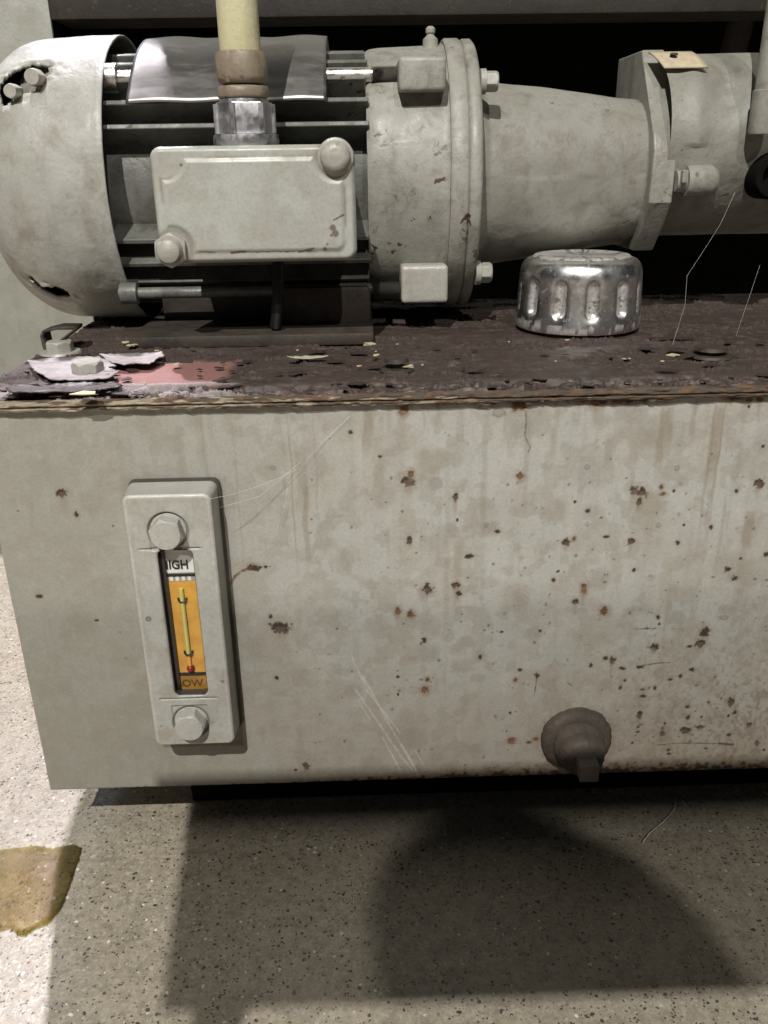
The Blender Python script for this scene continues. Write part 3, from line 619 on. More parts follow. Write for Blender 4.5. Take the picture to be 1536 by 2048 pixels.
# counterbores with the straight-sided notch toward the glass, shallow
for b, sgn in ((b1, -1), (b2, 1)):
    d = np.hypot(X-b[0], Z-b[2])-0.0067
    notch = np.maximum(np.abs(X-b[0])-0.0064, np.where((Z-b[2])*sgn > 0, 0, 1)); notch = np.maximum(notch, np.abs(Z-b[2]-sgn*0.003)-0.0042)
    dd = np.minimum(d, notch); Hh -= sst(0.00035, -0.00035, dd)*0.0011
for zz, sg in ((sz1+0.0006, 1), (sz0-0.0014, -1)):
    ridge = np.exp(-((Z-zz)/0.00028)**2)*sst(0.0115, 0.0095, np.abs(X-bx)); Hh -= ridge*0.0006
sdS = sd_rr(s0, s1, sz0, sz1, 0.0022)
Hh = Hh-sst(0.00050, -0.0001, sdS)*0.0006
Hh += (fbm(U/5, V/5, 301, 3)-0.5)*0.00022+(fbm(U/0.9, V/0.9, 303, 3)-0.5)*0.00004
cg = np.zeros((ny, nx, 3))+np.array((0.35, 0.345, 0.305)); cg = mixc(cg, (0.39, 0.395, 0.36), sst(0.4, 0.6, fbm(U/9, V/9, 305, 4)))
cg = mixc(cg, (0.30, 0.275, 0.22), sst(0.52, 0.70, fbm(U/4, V/6, 307, 4))*0.5)
near = np.exp(-np.clip(sdS, 0, 1)/0.0006)
for b in (b1, b2):
    d = np.abs(np.hypot(X-b[0], Z-b[2])-0.0067); cg = mixc(cg, (0.13, 0.11, 0.085), np.exp(-(d/0.00045)**2)*0.75)
    cg = mixc(cg, (0.26, 0.245, 0.21), sst(0.0075, 0.0055, np.hypot(X-b[0], Z-b[2]))*0.4)
for zz in (sz1+0.0006, sz0-0.0014): cg = mixc(cg, (0.12, 0.10, 0.08), np.exp(-((Z-zz)/0.00030)**2)*sst(0.0115, 0.0095, np.abs(X-bx))*0.7)
cg = mixc(cg, (0.55, 0.54, 0.50), sst(-0.0016, -0.0005, din)*0.5)
for (x, y, r) in ((297, 1238, 7), (445, 1363, 4), (322, 1452, 3), (425, 1445, 2.5), (330, 1220, 2)):
    c = P(x, y, YG); d = np.hypot(X-c[0], Z-c[2])+wx.mean()*0; rr = r*0.000155; m_ = sst(rr*1.15, rr*0.8, d)*(0.45+0.55*sst(rr*0.3, rr*0.7, d)); cg = mixc(cg, (0.09, 0.07, 0.05), m_*0.85)
keepm = (sdS[:-1, :-1]+sdS[1:, 1:])/2 > 0.00004
ob = din > 0   # push corner points onto the rounded outline
cxl = np.clip(X, gl+rc, gr-rc); czl = np.clip(Z, gbm+rc, gt-rc); vx, vz = X-cxl, Z-czl; L = np.hypot(vx, vz)+1e-12
X2 = np.where(ob, cxl+vx/L*rc, X); Z2 = np.where(ob, czl+vz/L*rc, Z)
body = grid_obj('gauge_body', np.stack([X2, YG-Hh, Z2], -1), attr_mat('gauge_enamel', 0.40, 0.8, 0.25), gg, cg, {'rust': np.zeros((ny, nx))}, keep=keepm)
# side walls, slot walls
bm = bmesh.new(); o_ = rrect(gl, gr, gbm, gt, rc, 8); n = len(o_)
ring = []
for y, e in ((YG+0.0007, 0.0), (-0.0016, 0.0008)):
    ring.append([bm.verts.new((gxc+(x-gxc)*(1+e/0.015), y, (gt+gbm)/2+(z-(gt+gbm)/2)*(1+e/0.05))) for x, z in o_])
for k in range(n): bm.faces.new((ring[0][k], ring[0][(k+1) % n], ring[1][(k+1) % n], ring[1][k]))
from_bm('gauge_side', bm, M_GAUGE, gg, 50)
bm = bmesh.new(); b_prism(bm, rrect(gl-0.0006, gr+0.0016, gbm-0.0008, gt+0.0014, rc, 6), 'y', -0.0020, 0.0004, 0.0004); from_bm('gasket', bm, paint('black_gasket', (0.05, 0.045, 0.035), (0.08, 0.07, 0.055), (0.03, 0.02, 0.015), 0.8, 0.4, 0.6, 41.0), gg, 40)
bm = bmesh.new(); o_ = rrect(s0, s1, sz0, sz1, 0.0022, 8); n = len(o_); YS = YG+0.0042
r0 = [bm.verts.new((x, YG+0.0003, z)) for x, z in o_]; r1 = [bm.verts.new((x, YS, z)) for x, z in o_]
for k in range(n): bm.faces.new((r0[k], r0[(k+1) % n], r1[(k+1) % n], r1[k]))
from_bm('slot_wall', bm, plain('slot_dark', (0.05, 0.045, 0.038), 0.35), gg, 50)  # slot walls in a near-black colour
M_AMBER = N('amber_oil_window'); ca_ = M_AMBER.mix(M_AMBER.ramp(M_AMBER.noise(150, 4), 0.35, 0.7), (0.62, 0.33, 0.045), (0.50, 0.24, 0.03)); M_AMBER = M_AMBER.fin(ca_, 0.22, 0, M_AMBER.bump(M_AMBER.noise(200, 2), 0.1, 0.0004), 0.5, 0.3)
M_WHITE = plain('gauge_card_white', (0.66, 0.66, 0.63), 0.3, noise_amt=0.25); M_BLK = plain('print_black', (0.012, 0.011, 0.010), 0.4, noise_amt=0)
M_TUBE = plain('thermometer_tube', (0.56, 0.50, 0.16), 0.2, noise_amt=0.12); bm = bmesh.new(); b_box(bm, s0-0.0005, s0+0.0016, YS-0.0012, YS+0.0008, sz0-0.0004, sz1+0.0004, 0.0004); from_bm('slot_shade_strip', bm, plain('slot_shade', (0.03, 0.026, 0.02), 0.3), gg, 40)  # dark strip added for the shade at the card's left edge
M_RED = plain('thermometer_red', (0.24, 0.02, 0.02), 0.2, noise_amt=0.1); M_TICK = plain('print_faded', (0.42, 0.24, 0.04), 0.4, noise_amt=0)
card = empty('sight_window', (gxc, YS, (sz0+sz1)/2)); card.parent = gg; card.matrix_parent_inverse = Matrix.Translation(-gg.location)
# parent chain for a part under an Empty: keep world placement simple
card.matrix_parent_inverse = Matrix.Translation(-Vector(gg.location))
def sub(name, bm, mat, smooth=35):
    o = from_bm(name, bm, mat, None, smooth); o.parent = card
    o.matrix_parent_inverse = Matrix.Translation(-Vector(card.location)); return o
def zpy(py): return P(365, py, YS)[2]
za, zb2, zc, zd, ze = sz1, zpy(1144), zpy(1153), zpy(1162), zpy(1347)
bm = bmesh.new(); b_box(bm, s0-0.001, s1+0.001, YS, YS+0.001, zb2-0.0002, sz1+0.0005); sub('card_white', bm, M_WHITE)
bm = bmesh.new(); b_box(bm, s0-0.001, s1+0.001, YS, YS+0.001, zd, zb2-0.0003); sub('card_band', bm, plain('card_grey', (0.30, 0.29, 0.25), 0.3))
for k in range(4):
    bm = bmesh.new(); x = s0+0.0022+k*0.0021; b_box(bm, x, x+0.0012, YS-0.0001, YS+0.0003, zd+0.0002, zb2-0.0012); sub('card_tick', bm, M_WHITE)
bm = bmesh.new(); b_box(bm, s0-0.001, s1+0.001, YS, YS+0.001, sz0-0.0005, zd-0.0001); sub('oil_glass', bm, M_AMBER)
bm = bmesh.new(); b_box(bm, s0-0.0008, s1+0.0008, YS-0.00012, YS+0.0008, sz0-0.0004, zpy(1351)); sub('low_field', bm, plain('dark_amber', (0.36, 0.18, 0.025), 0.3, noise_amt=0.5))
bm = bmesh.new(); b_box(bm, s0, s1, YS-0.0003, YS+0.0002, zpy(1152), zpy(1147)); sub('limit_line', bm, M_BLK)
bm = bmesh.new(); b_box(bm, s0, s1, YS-0.0003, YS+0.0002, zpy(1351), zpy(1345)); sub('limit_line', bm, M_BLK)
def text(s, x, z, size, mat, y, name, sx_=1.0):
    cu = bpy.data.curves.new(name, 'FONT'); cu.body = s; cu.size = size; cu.extrude = 0.00008; cu.align_x = 'CENTER'; cu.align_y = 'CENTER'; cu.offset = 0.00009
    ob_ = bpy.data.objects.new(name, cu); COL.objects.link(ob_); dg = bpy.context.evaluated_depsgraph_get(); me = bpy.data.meshes.new_from_object(ob_.evaluated_get(dg))
    bpy.data.objects.remove(ob_); me.transform(Matrix.Translation((x, y, z)) @ Matrix.Rotation(R(90), 4, 'X') @ Matrix.Diagonal((sx_, 1, 1, 1)))
    o = link(name, me, mat, None, None); o.parent = card; o.matrix_parent_inverse = Matrix.Translation(-Vector(card.location)); return o
hx = P(351, 1130, YS)[0]; text('HIGH', hx-0.0004, P(350, 1130, YS)[2], 0.0046, M_BLK, YS-0.0002, 'high_lettering', 0.88)
lx = P(386, 1366, YS)[0]; text('LOW', lx-0.0012, P(384, 1366, YS)[2], 0.0040, plain('print_dark_amber', (0.10, 0.055, 0.012), 0.4, noise_amt=0), YS-0.0002, 'low_lettering', 1.05)
tx = P(370, 1240, YS)[0]
bm = bmesh.new(); b_tube(bm, [(tx, YS-0.0004, zpy(1176)), (tx, YS-0.0004, zpy(1305))], 0.00085, 12); sub('thermometer_tube', bm, M_TUBE)
bm = bmesh.new(); b_tube(bm, [(tx, YS-0.0003, zpy(1305)), (tx, YS-0.0003, zpy(1330))], 0.0007, 12); sub('thermometer_stem', bm, plain('amber_stem', (0.75, 0.40, 0.08), 0.2))
for py in (1197, 1303):
    bm = bmesh.new(); z = zpy(py); b_tube(bm, [(tx-0.0015, YS-0.0002, z+0.0004), (tx-0.0013, YS-0.0006, z-0.0005), (tx-0.0006, YS-0.0012, z-0.0009), (tx+0.0006, YS-0.0012, z-0.0009), (tx+0.0013, YS-0.0006, z-0.0005), (tx+0.0015, YS-0.0002, z+0.0004)], 0.00035, 8); sub('tube_clip', bm, M_BLK)
bm = bmesh.new(); bmesh.ops.create_uvsphere(bm, u_segments=20, v_segments=12, radius=0.0015, matrix=Matrix.Translation((tx+0.0001, YS-0.0003, zpy(1336)))); sub('thermometer_bulb', bm, M_RED, 180)
bm = bmesh.new(); r_ = random.Random(5)
for k in range(26):
    z = zpy(1172)+(zpy(1330)-zpy(1172))*k/25; L_ = 0.0016 if k % 5 == 0 else 0.0008
    b_box(bm, tx-0.0012-L_, tx-0.0012, YS-0.00006, YS+0.0001, z-0.00007, z+0.00007); b_box(bm, tx+0.0012, tx+0.0012+L_, YS-0.00006, YS+0.0001, z-0.00007, z+0.00007)
sub('scale_tick', bm, M_TICK)
for b, nm in ((b1, 0.25), (b2, 0.05)):
    bm = bmesh.new(); b_hex(bm, (b[0], YG+0.0007, b[2]), 0.0103, 0.0052, 'y', -1, R(90)*nm*2)
    b_lathe(bm, [(0, 0.0062), (-0.0004, 0.0060), (-0.0005, 0.0052)], (b[0], YG+0.0009, b[2]), 'y', 32)
    from_bm('hex_bolt', bm, M_BOLT, gg, 30)

# ------------------------------------------------------------------ drain plug
dp = empty('drain_plug', tuple(P(1155, 1485, 0))); T(dp, 'rusty round drain plug with square head low on the tank', 'drain plug')
c = P(1155, 1484, -0.003); rr = (P(1224, 1484, -0.003)[0]-P(1084, 1484, -0.003)[0])/2
def ylathe_rough(name, prof, c, mat, parent, amp=0.0003, seg=72, seed=0):
    bm = bmesh.new(); b_lathe(bm, prof, c, 'y', seg)
    for v in bm.verts:
        k = vnoise(np.array(v.co.x*900+seed), np.array(v.co.z*900+v.co.y*700)); k2 = vnoise(np.array(v.co.x*300+seed), np.array(v.co.z*300))
        d = Vector((v.co.x-c[0], 0, v.co.z-c[2])); 
        if d.length > 1e-5: v.co += d.normalized()*float((k-0.5)*amp*2+(k2-0.5)*amp*2)
    return from_bm(name, bm, mat, parent, 60)
ylathe_rough('collar', [(0, rr*1.02), (-0.0022, rr), (-0.0036, rr*0.93), (-0.0040, rr*0.74), (-0.0040, 0.0001)], (c[0], 0.0, c[2]), M_PLUG, dp, 0.0003, 140)
ylathe_rough('plug_body', [(-0.003, rr*0.72), (-0.0075, rr*0.70), (-0.0085, rr*0.64), (-0.0095, rr*0.66), (-0.0125, rr*0.60), (-0.0145, rr*0.52), (-0.0150, 0.0001)], (c[0], 0.0, c[2]), M_PLUG, dp, 0.00022, 140, seed=4)
bm = bmesh.new(); hw = 0.0036; b_box(bm, c[0]-hw, c[0]+hw, -0.0225, -0.0145, c[2]-hw, c[2]+hw, 0.0006)
from_bm('square_head', bm, paint('square_head_rust', (0.085, 0.067, 0.052), (0.13, 0.105, 0.08), (0.05, 0.04, 0.03), 0.6, 0.2, 0.5, 25.0), dp)

# ------------------------------------------------------------------ filler cap
CR = 0.0268; cyc = 0.0985; cz0 = max(ZL+0.0012, P(1157, 676, cyc-CR)[2])
cc = P(1157, 600, cyc)[0]; zc1 = P(1157, 500, cyc+CR*0.6)[2]
HC = zc1-cz0
fc = empty('filler_cap', (cc, cyc, ZL)); T(fc, 'shiny chrome fluted filler cap standing on the brown lid', 'filler cap')
prof = [(0.0, 0.985), (0.02, 1.0), (0.10, 1.0)]+[(0.10+0.62*k/40, 1.0-0.035*k/40) for k in range(1, 41)]
for k in range(1, 15): t = k/14*math.pi/2; prof.append((0.72+0.235*math.sin(t), 0.965-0.17*(1-math.cos(t))))
prof += [(0.965, 0.775), (0.985, 0.755), (0.995, 0.74), (1.0, 0.72), (0.998, 0.66), (0.985, 0.62), (0.975, 0.5), (0.975, 0.25), (0.975, 0.001)]
prof = np.array(prof); S = 480; th = np.linspace(0, 2*math.pi, S, endpoint=False)
hh, rr_ = prof[:, 0][:, None]+0*th, prof[:, 1][:, None]+0*th; TH = th[None, :]+0*hh
fl_ = ((TH+R(90)+R(15.0)+R(1)) % R(30))-R(15); arc = fl_*CR; zz = hh*HC
zc_, hz_ = 0.46*HC, 0.245*HC
sdv = np.hypot(arc/0.0026, np.maximum(np.abs(zz-zc_)-hz_+0.0026, 0)/0.0026)-1
dent = sst(0.35, -0.75, sdv)*0.0021+sst(0.9, 0.1, sdv)*0.0003
rad = rr_*CR-dent*(hh < 0.80)
PX, PY, PZ_ = np.cos(TH)*rad, np.sin(TH)*rad, zz
nA = fbm(TH*CR*900, zz*900, 401, 4); nB = fbm(TH*CR*350, zz*350, 403, 4)
gr_ = np.clip(sst(0.2, -0.9, sdv)*sst(0.38, 0.60, nA+0.04)*0.9+0.8*sst(0.22, 0.02, hh)*sst(0.56, 0.64, nB)+sst(0.74, 0.80, nA)*0.3, 0, 1)
topd = sst(0.965, 0.985, hh)*0.9; gr_ = np.maximum(gr_, topd*sst(0.3, 0.55, nB)*0.75)
cch = np.zeros(hh.shape+(3,))+np.array((0.84, 0.83, 0.81)); cch = mixc(cch, (0.16, 0.13, 0.11), gr_*0.9); cch = mixc(cch, (0.28, 0.24, 0.20), sst(0.55, 0.7, nA)*gr_)
grid_obj('cap_shell', np.stack([PX+cc, PY+cyc, PZ_+cz0], -1), M_CHROME, fc, cch, {'rust': gr_}, wrap=True)
bm = bmesh.new(); b_lathe(bm, [(0, CR*0.93), (0.0008, CR*0.92), (0.0012, CR*0.2)], (cc, cyc, ZL-0.0003), 'z', 64)
from_bm('neck_flange', bm, M_FOOT, fc, 40)

# ------------------------------------------------------------------ motor
YA = 0.146
def axis_R(top, bot, ya=YA):
    a, b = elev(*top), elev(*bot); e = (a+b)/2; dist = (DCAM+ya)/math.cos(e); return CP[2]+dist*math.sin(e), dist*math.sin((a-b)/2)
zA, RC = axis_R((230, 47), (262, 652))
zA2, RF = axis_R((925, 77), (925, 612))
ZA = (zA+zA2)/2
RC = min(RC, ZA-ZL-0.0010)
mo = empty('electric_motor', (P(600, 300, YA)[0], YA, ZL)); T(mo, 'grey green electric motor with cooling fins and terminal box on the tank', 'electric motor')
def xn(px, py, r): return P(px, py, YA-r)[0]
# fan cover, a lathed grid with torn openings
xr_ = xn(205, 310, RC); x_l = xr_-0.0605
pr = [(0.0, 1.0), (0.0005, 1.004), (0.003, 1.002)]
LC = xr_-x_l
for k in range(1, 30): pr.append((0.003+(LC*0.46-0.003)*k/29, 1.0-0.012*(k/29)))
rc_ = 0.032
for k in range(1, 40):
    t = k/39*math.pi/2; pr.append((LC*0.46+LC*0.54*math.sin(t), 0.988-(rc_/RC)*(1-math.cos(t))**1.0))
pr += [(LC, 0.988-rc_/RC-0.1), (LC+0.0002, 0.25), (LC+0.0002, 0.05)]
pr = np.array(pr); S = 540; th = np.linspace(-math.pi, math.pi, S, endpoint=False)   # angle 0 = toward camera, up positive
A_, TH = np.meshgrid(pr[:, 0], th, indexing='ij'); RR = np.meshgrid(pr[:, 1], th, indexing='ij')[0]*RC
px_ = xr_-A_; py_ = YA-np.cos(TH)*RR; pz_ = ZA+np.sin(TH)*RR
def to_px(x, y, z):
    dx, dy, dz = x-CP[0], y-CP[1], z-CP[2]; f_ = dx*FW[0]+dy*FW[1]+dz*FW[2]
    return 768+FPX*(dx*RT[0]+dy*RT[1]+dz*RT[2])/f_, 1024-FPX*(dx*UP[0]+dy*UP[1]+dz*UP[2])/f_
def hole_at(hpx, hpy):   # the cover's own (along, angle) coordinates of a spot seen in the photo
    qx, qy = to_px(px_, py_, pz_); d = (qx-hpx)**2+(qy-hpy)**2+(np.cos(TH) < 0.05)*1e9; i = np.unravel_index(np.argmin(d), d.shape); return A_[i], TH[i]
wob = fbm(A_*260, TH*RC*260, 501, 3)-0.5
keepf = np.ones((pr.shape[0]-1, S-1), bool); lift = np.zeros_like(A_); sdall = np.ones_like(A_)
for (hx_, hy_, ra, rt_, rot) in ((42, 160, 0.0118, 0.0074, -0.5), (100, 585, 0.0085, 0.0042, 0.45)):
    a0_, t0_ = hole_at(hx_, hy_); da = A_-a0_; dt = ((TH-t0_+math.pi) % (2*math.pi)-math.pi)*RC
    u = da*math.cos(rot)+dt*math.sin(rot); v = -da*math.sin(rot)+dt*math.cos(rot)
    sd_ = np.sqrt((u/ra)**2+(v/rt_)**2)-1+wob*0.75; sdall = np.minimum(sdall, sd_)
    lift += sst(0.55, 0.0, np.abs(sd_))*(-0.0014)*(v < 0)+sst(0.7, 0.0, np.abs(sd_))*0.0017*(v > 0)*wob*3
keepf &= ((sdall[:-1, :-1]+sdall[1:, 1:])/2 > 0)
RR = RR+lift+(fbm(A_*70, TH*RC*70, 505, 3)-0.5)*0.0010
pos = np.stack([px_, YA-np.cos(TH)*RR, ZA+np.sin(TH)*RR], -1)
pos = np.concatenate([pos, pos[:, :1]], 1); keepf = np.concatenate([keepf, np.ones((keepf.shape[0], 1), bool)], 1)
fcov = grid_obj('fan_cover', pos, M_COVER, mo, keep=keepf, smooth=50)
sm = fcov.modifiers.new('sheet', 'SOLIDIFY'); sm.thickness = 0.0012; sm.offset = 1 if False else -1
fcov['label'] = 'dented grey fan cover with a torn vent'
bm = bmesh.new(); b_lathe(bm, [(-0.003, RC-0.0022), (-0.020, RC-0.0035), (-0.036, RC-0.008), (-0.050, RC-0.022), (-0.052, 0.0001)], (xr_, YA, ZA), 'x', 64)
from_bm('inner_shell', bm, M_HOUSE, mo, 60)
q = P(62, 160, YA-RC+0.012)
bm = bmesh.new(); b_hex(bm, (q[0]+0.001, q[1]+0.006, q[2]+0.001), 0.0058, 0.008, 'y', -1, 0.2); b_hex(bm, (q[0]-0.0075, q[1]+0.004, q[2]-0.004), 0.0050, 0.008, 'y', -1, 0.5)
from_bm('cover_nut', bm, M_BOLT, mo, 30)
# stator frame with fins
xf1 = xn(742, 300, RC*0.9); RS = RC*0.855; RK = RC*0.70
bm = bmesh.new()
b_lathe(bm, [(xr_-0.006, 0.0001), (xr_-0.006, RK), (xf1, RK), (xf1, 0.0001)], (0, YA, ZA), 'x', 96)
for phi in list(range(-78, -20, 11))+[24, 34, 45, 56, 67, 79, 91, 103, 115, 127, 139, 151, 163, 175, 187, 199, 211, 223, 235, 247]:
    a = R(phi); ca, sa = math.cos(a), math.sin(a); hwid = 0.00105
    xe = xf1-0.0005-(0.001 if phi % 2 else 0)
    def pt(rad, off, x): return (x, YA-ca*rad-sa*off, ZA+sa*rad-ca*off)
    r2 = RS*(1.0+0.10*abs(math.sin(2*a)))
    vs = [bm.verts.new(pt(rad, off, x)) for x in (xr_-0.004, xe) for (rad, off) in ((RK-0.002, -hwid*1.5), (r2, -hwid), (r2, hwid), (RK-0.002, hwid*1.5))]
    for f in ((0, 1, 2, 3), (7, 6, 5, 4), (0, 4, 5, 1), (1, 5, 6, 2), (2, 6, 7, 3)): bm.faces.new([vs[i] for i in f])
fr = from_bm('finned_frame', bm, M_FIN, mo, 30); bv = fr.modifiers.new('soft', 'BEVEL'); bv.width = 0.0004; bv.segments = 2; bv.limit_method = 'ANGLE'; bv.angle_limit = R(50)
# tie rods
for (py, rr0, ph) in ((150, 0.0029, 0), (578, 0.0024, 1)):
    e = elev(700, py); # on the frame's outside
    yq = YA-0.0440 if ph == 0 else YA-0.047
    q0, q1 = P(200, py-4+ (3 if ph else 0), yq), P(800, py+3, yq)
    if ph == 0:   # under the sheet plate: same sight line, a fixed distance from the motor's axis
        yq = min((YA-0.062+0.0002*k for k in range(200)), key=lambda y: abs(math.hypot(y-YA, P(730, py, y)[2]-ZA)-(RC*0.985-0.0042)))
    zr_ = P(730, py, yq)[2]
    bm = bmesh.new(); b_tube(bm, [(xr_-0.004, yq, zr_), (P(745, py, yq)[0], yq, zr_)], rr0, 16)
    xa, xb = P(742, py, yq)[0], P(800, py, yq)[0]; n = 44; prf = []
    for k in range(n*2+1): prf.append((xa+(xb-xa)*k/(2*n), rr0*1.05+(0.00022 if k % 2 else -0.00022)*2))
    b_lathe(bm, [(xa, 0.0001)]+prf+[(xb, 0.0001)], (0, yq, zr_), 'x', 20)
    b_lathe(bm, [(xr_-0.003, rr0*1.9), (xr_+0.004, rr0*1.9), (xr_+0.0045, rr0*0.9)], (0, yq, zr_), 'x', 20)
    from_bm('tie_rod', bm, M_STEEL if ph == 0 else M_FIN, mo, 40)
# drive end bracket
xb0, xb1 = xn(735, 330, RF*0.95), xn(903, 330, RF); xb2 = xn(940, 330, RF); xb3 = xn(969, 330, RF)
RB = RF*0.955
bm = bmesh.new()
b_lathe(bm, [(xb0, RK), (xb0, RB*0.955), (xb0+0.002, RB*0.975), (xb0+0.006, RB*0.985), (xb1-0.003, RB), (xb1-0.001, RB*1.0), (xb1, RF*0.97)], (0, YA, ZA), 'x', 128)
from_bm('end_bracket', bm, M_PAINT, mo, 50)
bm = bmesh.new()
b_lathe(bm, [(xb1+0.0001, RF*0.6), (xb1+0.0001, RF*0.985), (xb1+0.0012, RF), (xb2-0.0010, RF), (xb2, RF*0.988), (xb2+0.0003, RF*0.975), (xb2+0.0006, RF*0.985), (xb2+0.0015, RF*0.995), (xb3-0.0015, RF*0.995), (xb3-0.0003, RF*0.975), (xb3, RF*0.95), (xb3, RF*0.5)], (0, YA, ZA), 'x', 144)
from_bm('mounting_flange', bm, M_PAINT, mo, 50)
# lugs on the bracket for the tie rods
for (y0p, y1p, x0p, x1p, mt) in ((112, 182, 797, 893, M_PAINT), (532, 606, 802, 896, M_BOLT)):
    yq = YA-0.0530; A1, B1 = P(x0p, y0p, yq), P(x1p, y1p, yq)
    bm = bmesh.new(); b_box(bm, A1[0], min(B1[0], xb1-0.0002), yq+ (0.0 if y0p < 300 else 0.0), YA-0.020, B1[2], A1[2], 0.0018, 3)
    lg = from_bm('bracket_lug', bm, mt, mo, 40)
# flange bolts
for (px, py, af, mt) in ((986, 163, 0.0072, M_BOLT), (972, 545, 0.0078, M_PAINT)):
    yq = YA-0.040; q = P(px, py, yq); bm = bmesh.new(); b_hex(bm, (xb3-0.001+0.0030, yq, q[2]), af, 0.0048, 'x', 1, 0.3)
    b_lathe(bm, [(xb3-0.001, af*0.2), (xb3-0.001, af*0.66), (xb3+0.0012, af*0.66), (xb3+0.0014, af*0.5)], (0.0006, yq, q[2]), 'x', 24)
    from_bm('flange_bolt', bm, mt, mo, 30)
# grease nipple
q = P(860, 80, YA-0.01); bm = bmesh.new(); zt_ = ZA+RB
b_lathe(bm, [(zt_-0.002, 0.0034), (zt_+0.0018, 0.0032), (zt_+0.0026, 0.0022), (zt_+0.0036, 0.0014), (zt_+0.0042, 0.0020), (zt_+0.0056, 0.0021), (zt_+0.0066, 0.0012), (zt_+0.0068, 0.0001)], (q[0], YA-0.012, -0.0006), 'z', 24)
from_bm('grease_nipple', bm, M_BOLT, mo, 40)
# curved sheet plate wrapped over the top fins
yq = YA-0.05; bm = bmesh.new(); RP = RC*0.985
x0_, x1_ = P(252, 150, YA-0.045)[0], P(652, 150, YA-0.045)[0]
lo_e = 31; angs = np.radians(np.linspace(lo_e, 108, 40)); xs_ = np.linspace(x0_, x1_, 60)
TT, XX = np.meshgrid(angs, xs_, indexing='ij')
xx2 = XX+(TT-R(lo_e))*0.0030*(XX < (x0_+x1_)/2)
rad = RP+0.0004*np.sin(XX*220)-0.0012*sst(R(75), R(105), TT)+0.0012*sst(R(40), R(30), TT)
pl = grid_obj('sheet_plate', np.stack([xx2, YA-np.cos(TT)*rad, ZA+np.sin(TT)*rad], -1), M_SHEET, mo, smooth=60); sm = pl.modifiers.new('sheet', 'SOLIDIFY'); sm.thickness = 0.0009
pl['label'] = 'curved bare metal plate over the top fins'
# terminal box
YB_ = 0.0560
x0_ = (P(297, 320, YB_)[0]+P(318, 500, YB_)[0])/2; x1_ = (P(711, 300, YB_)[0]+P(712, 500, YB_)[0])/2; z1_ = P(500, 290, YB_)[2]; z0_ = P(500, 525, YB_)[2]
tb = empty('terminal_box', ((x0_+x1_)/2, YB_, z0_)); tb.parent = mo; tb.matrix_parent_inverse = Matrix.Translation(-Vector(mo.location))
def subt(name, o): o.parent = tb; o.matrix_parent_inverse = Matrix.Translation(-Vector(tb.location)); return o
step = 0.00032; nx = int((x1_-x0_)/step); ny = int((z1_-z0_)/step)
X, Z = np.meshgrid(np.linspace(x0_, x1_, nx), np.linspace(z0_, z1_, ny)); U, V = X*1000, Z*1000
rc = 0.0042; din = sd_rr(x0_, x1_, z0_, z1_, rc)
Hh = -np.where(din > -0.0022, ((0.0022+np.clip(din, -0.0022, 0))/0.0022)**2.6*0.0021, 0)
bt, bl_ = P(671, 314, YB_), P(343, 500, YB_)
inner = sd_rr(x0_+0.0042, x1_-0.0048, z0_+0.0042, z1_-0.0048, 0.003)
ctr = [(bt[0], bt[2], 0.0084), (bl_[0]+0.001, bl_[2]+0.0005, 0.0080), (x0_+0.005, z1_-0.004, 0.0078)]
for (cx_, cz_, r0) in ctr: inner = np.maximum(inner, r0-np.hypot(X-cx_, Z-cz_))
Hh += sst(0.0010, -0.0010, inner)*0.00075+(fbm(U/14, V/10, 601, 3)-0.5)*0.0004
cb = np.zeros((ny, nx, 3))+np.array((0.355, 0.36, 0.325)); cb = mixc(cb, (0.39, 0.40, 0.368), sst(0.4, 0.6, fbm(U/12, V/12, 603, 4))); cb = mixc(cb, (0.33, 0.32, 0.27), sst(0.55, 0.7, fbm(U/7, V/7, 605, 4))*0.5)
cb = mixc(cb, (0.20, 0.175, 0.13), np.exp(-((inner-0.0008)/0.0005)**2)*sst(0.44, 0.6, fbm(U/9, V/9, 607, 3))*0.75)
for (cx_, cz_, r0) in ctr[:2]:
    d = np.abs(np.hypot(X-cx_, Z-cz_)-0.0066); cb = mixc(cb, (0.15, 0.125, 0.09), np.exp(-(d/0.0011)**2)*0.55)
    cb = mixc(cb, (0.22, 0.19, 0.14), sst(0.0075, 0.004, np.hypot(X-cx_, Z-cz_))*0.5)
rs = np.zeros((ny, nx)); wq = fbm(U/1.2, V/1.2, 609, 3)-0.5
for (x, y, r) in ((666, 455, 6), (671, 466, 7), (663, 470, 3), (362, 330, 3.5), (650, 497, 4), (655, 488, 3)):
    c = P(x, y, YB_); d = np.hypot(X-c[0], Z-c[2])+wq*0.0006; rr0 = r*0.00019; m_ = sst(rr0*1.2, rr0*0.8, d); cb = mixc(cb, (0.13, 0.085, 0.07), m_*0.9); rs = np.maximum(rs, m_)
for (xa, ya_, xb_, yb_, hw_) in ((462, 504, 625, 502, 1.2), (400, 503, 432, 504, 1.2), (598, 504, 628, 496, 2), (668, 440, 687, 430, 1.8), (463, 505, 490, 503, 2.4)):
    a, b = P(xa, ya_, YB_), P(xb_, yb_, YB_); ex, ez = b[0]-a[0], b[2]-a[2]; t = np.clip(((X-a[0])*ex+(Z-a[2])*ez)/(ex*ex+ez*ez), 0, 1); d = np.hypot(X-a[0]-t*ex, Z-a[2]-t*ez+wq*0.0006)
    m_ = sst(hw_*0.00026, hw_*0.00012, d); cb = mixc(cb, (0.07, 0.05, 0.04), m_*0.85)
ob = din > 0; cxl = np.clip(X, x0_+rc, x1_-rc); czl = np.clip(Z, z0_+rc, z1_-rc); vx, vz = X-cxl, Z-czl; L = np.hypot(vx, vz)+1e-12
X2 = np.where(ob, cxl+vx/L*rc, X); Z2 = np.where(ob, czl+vz/L*rc, Z)
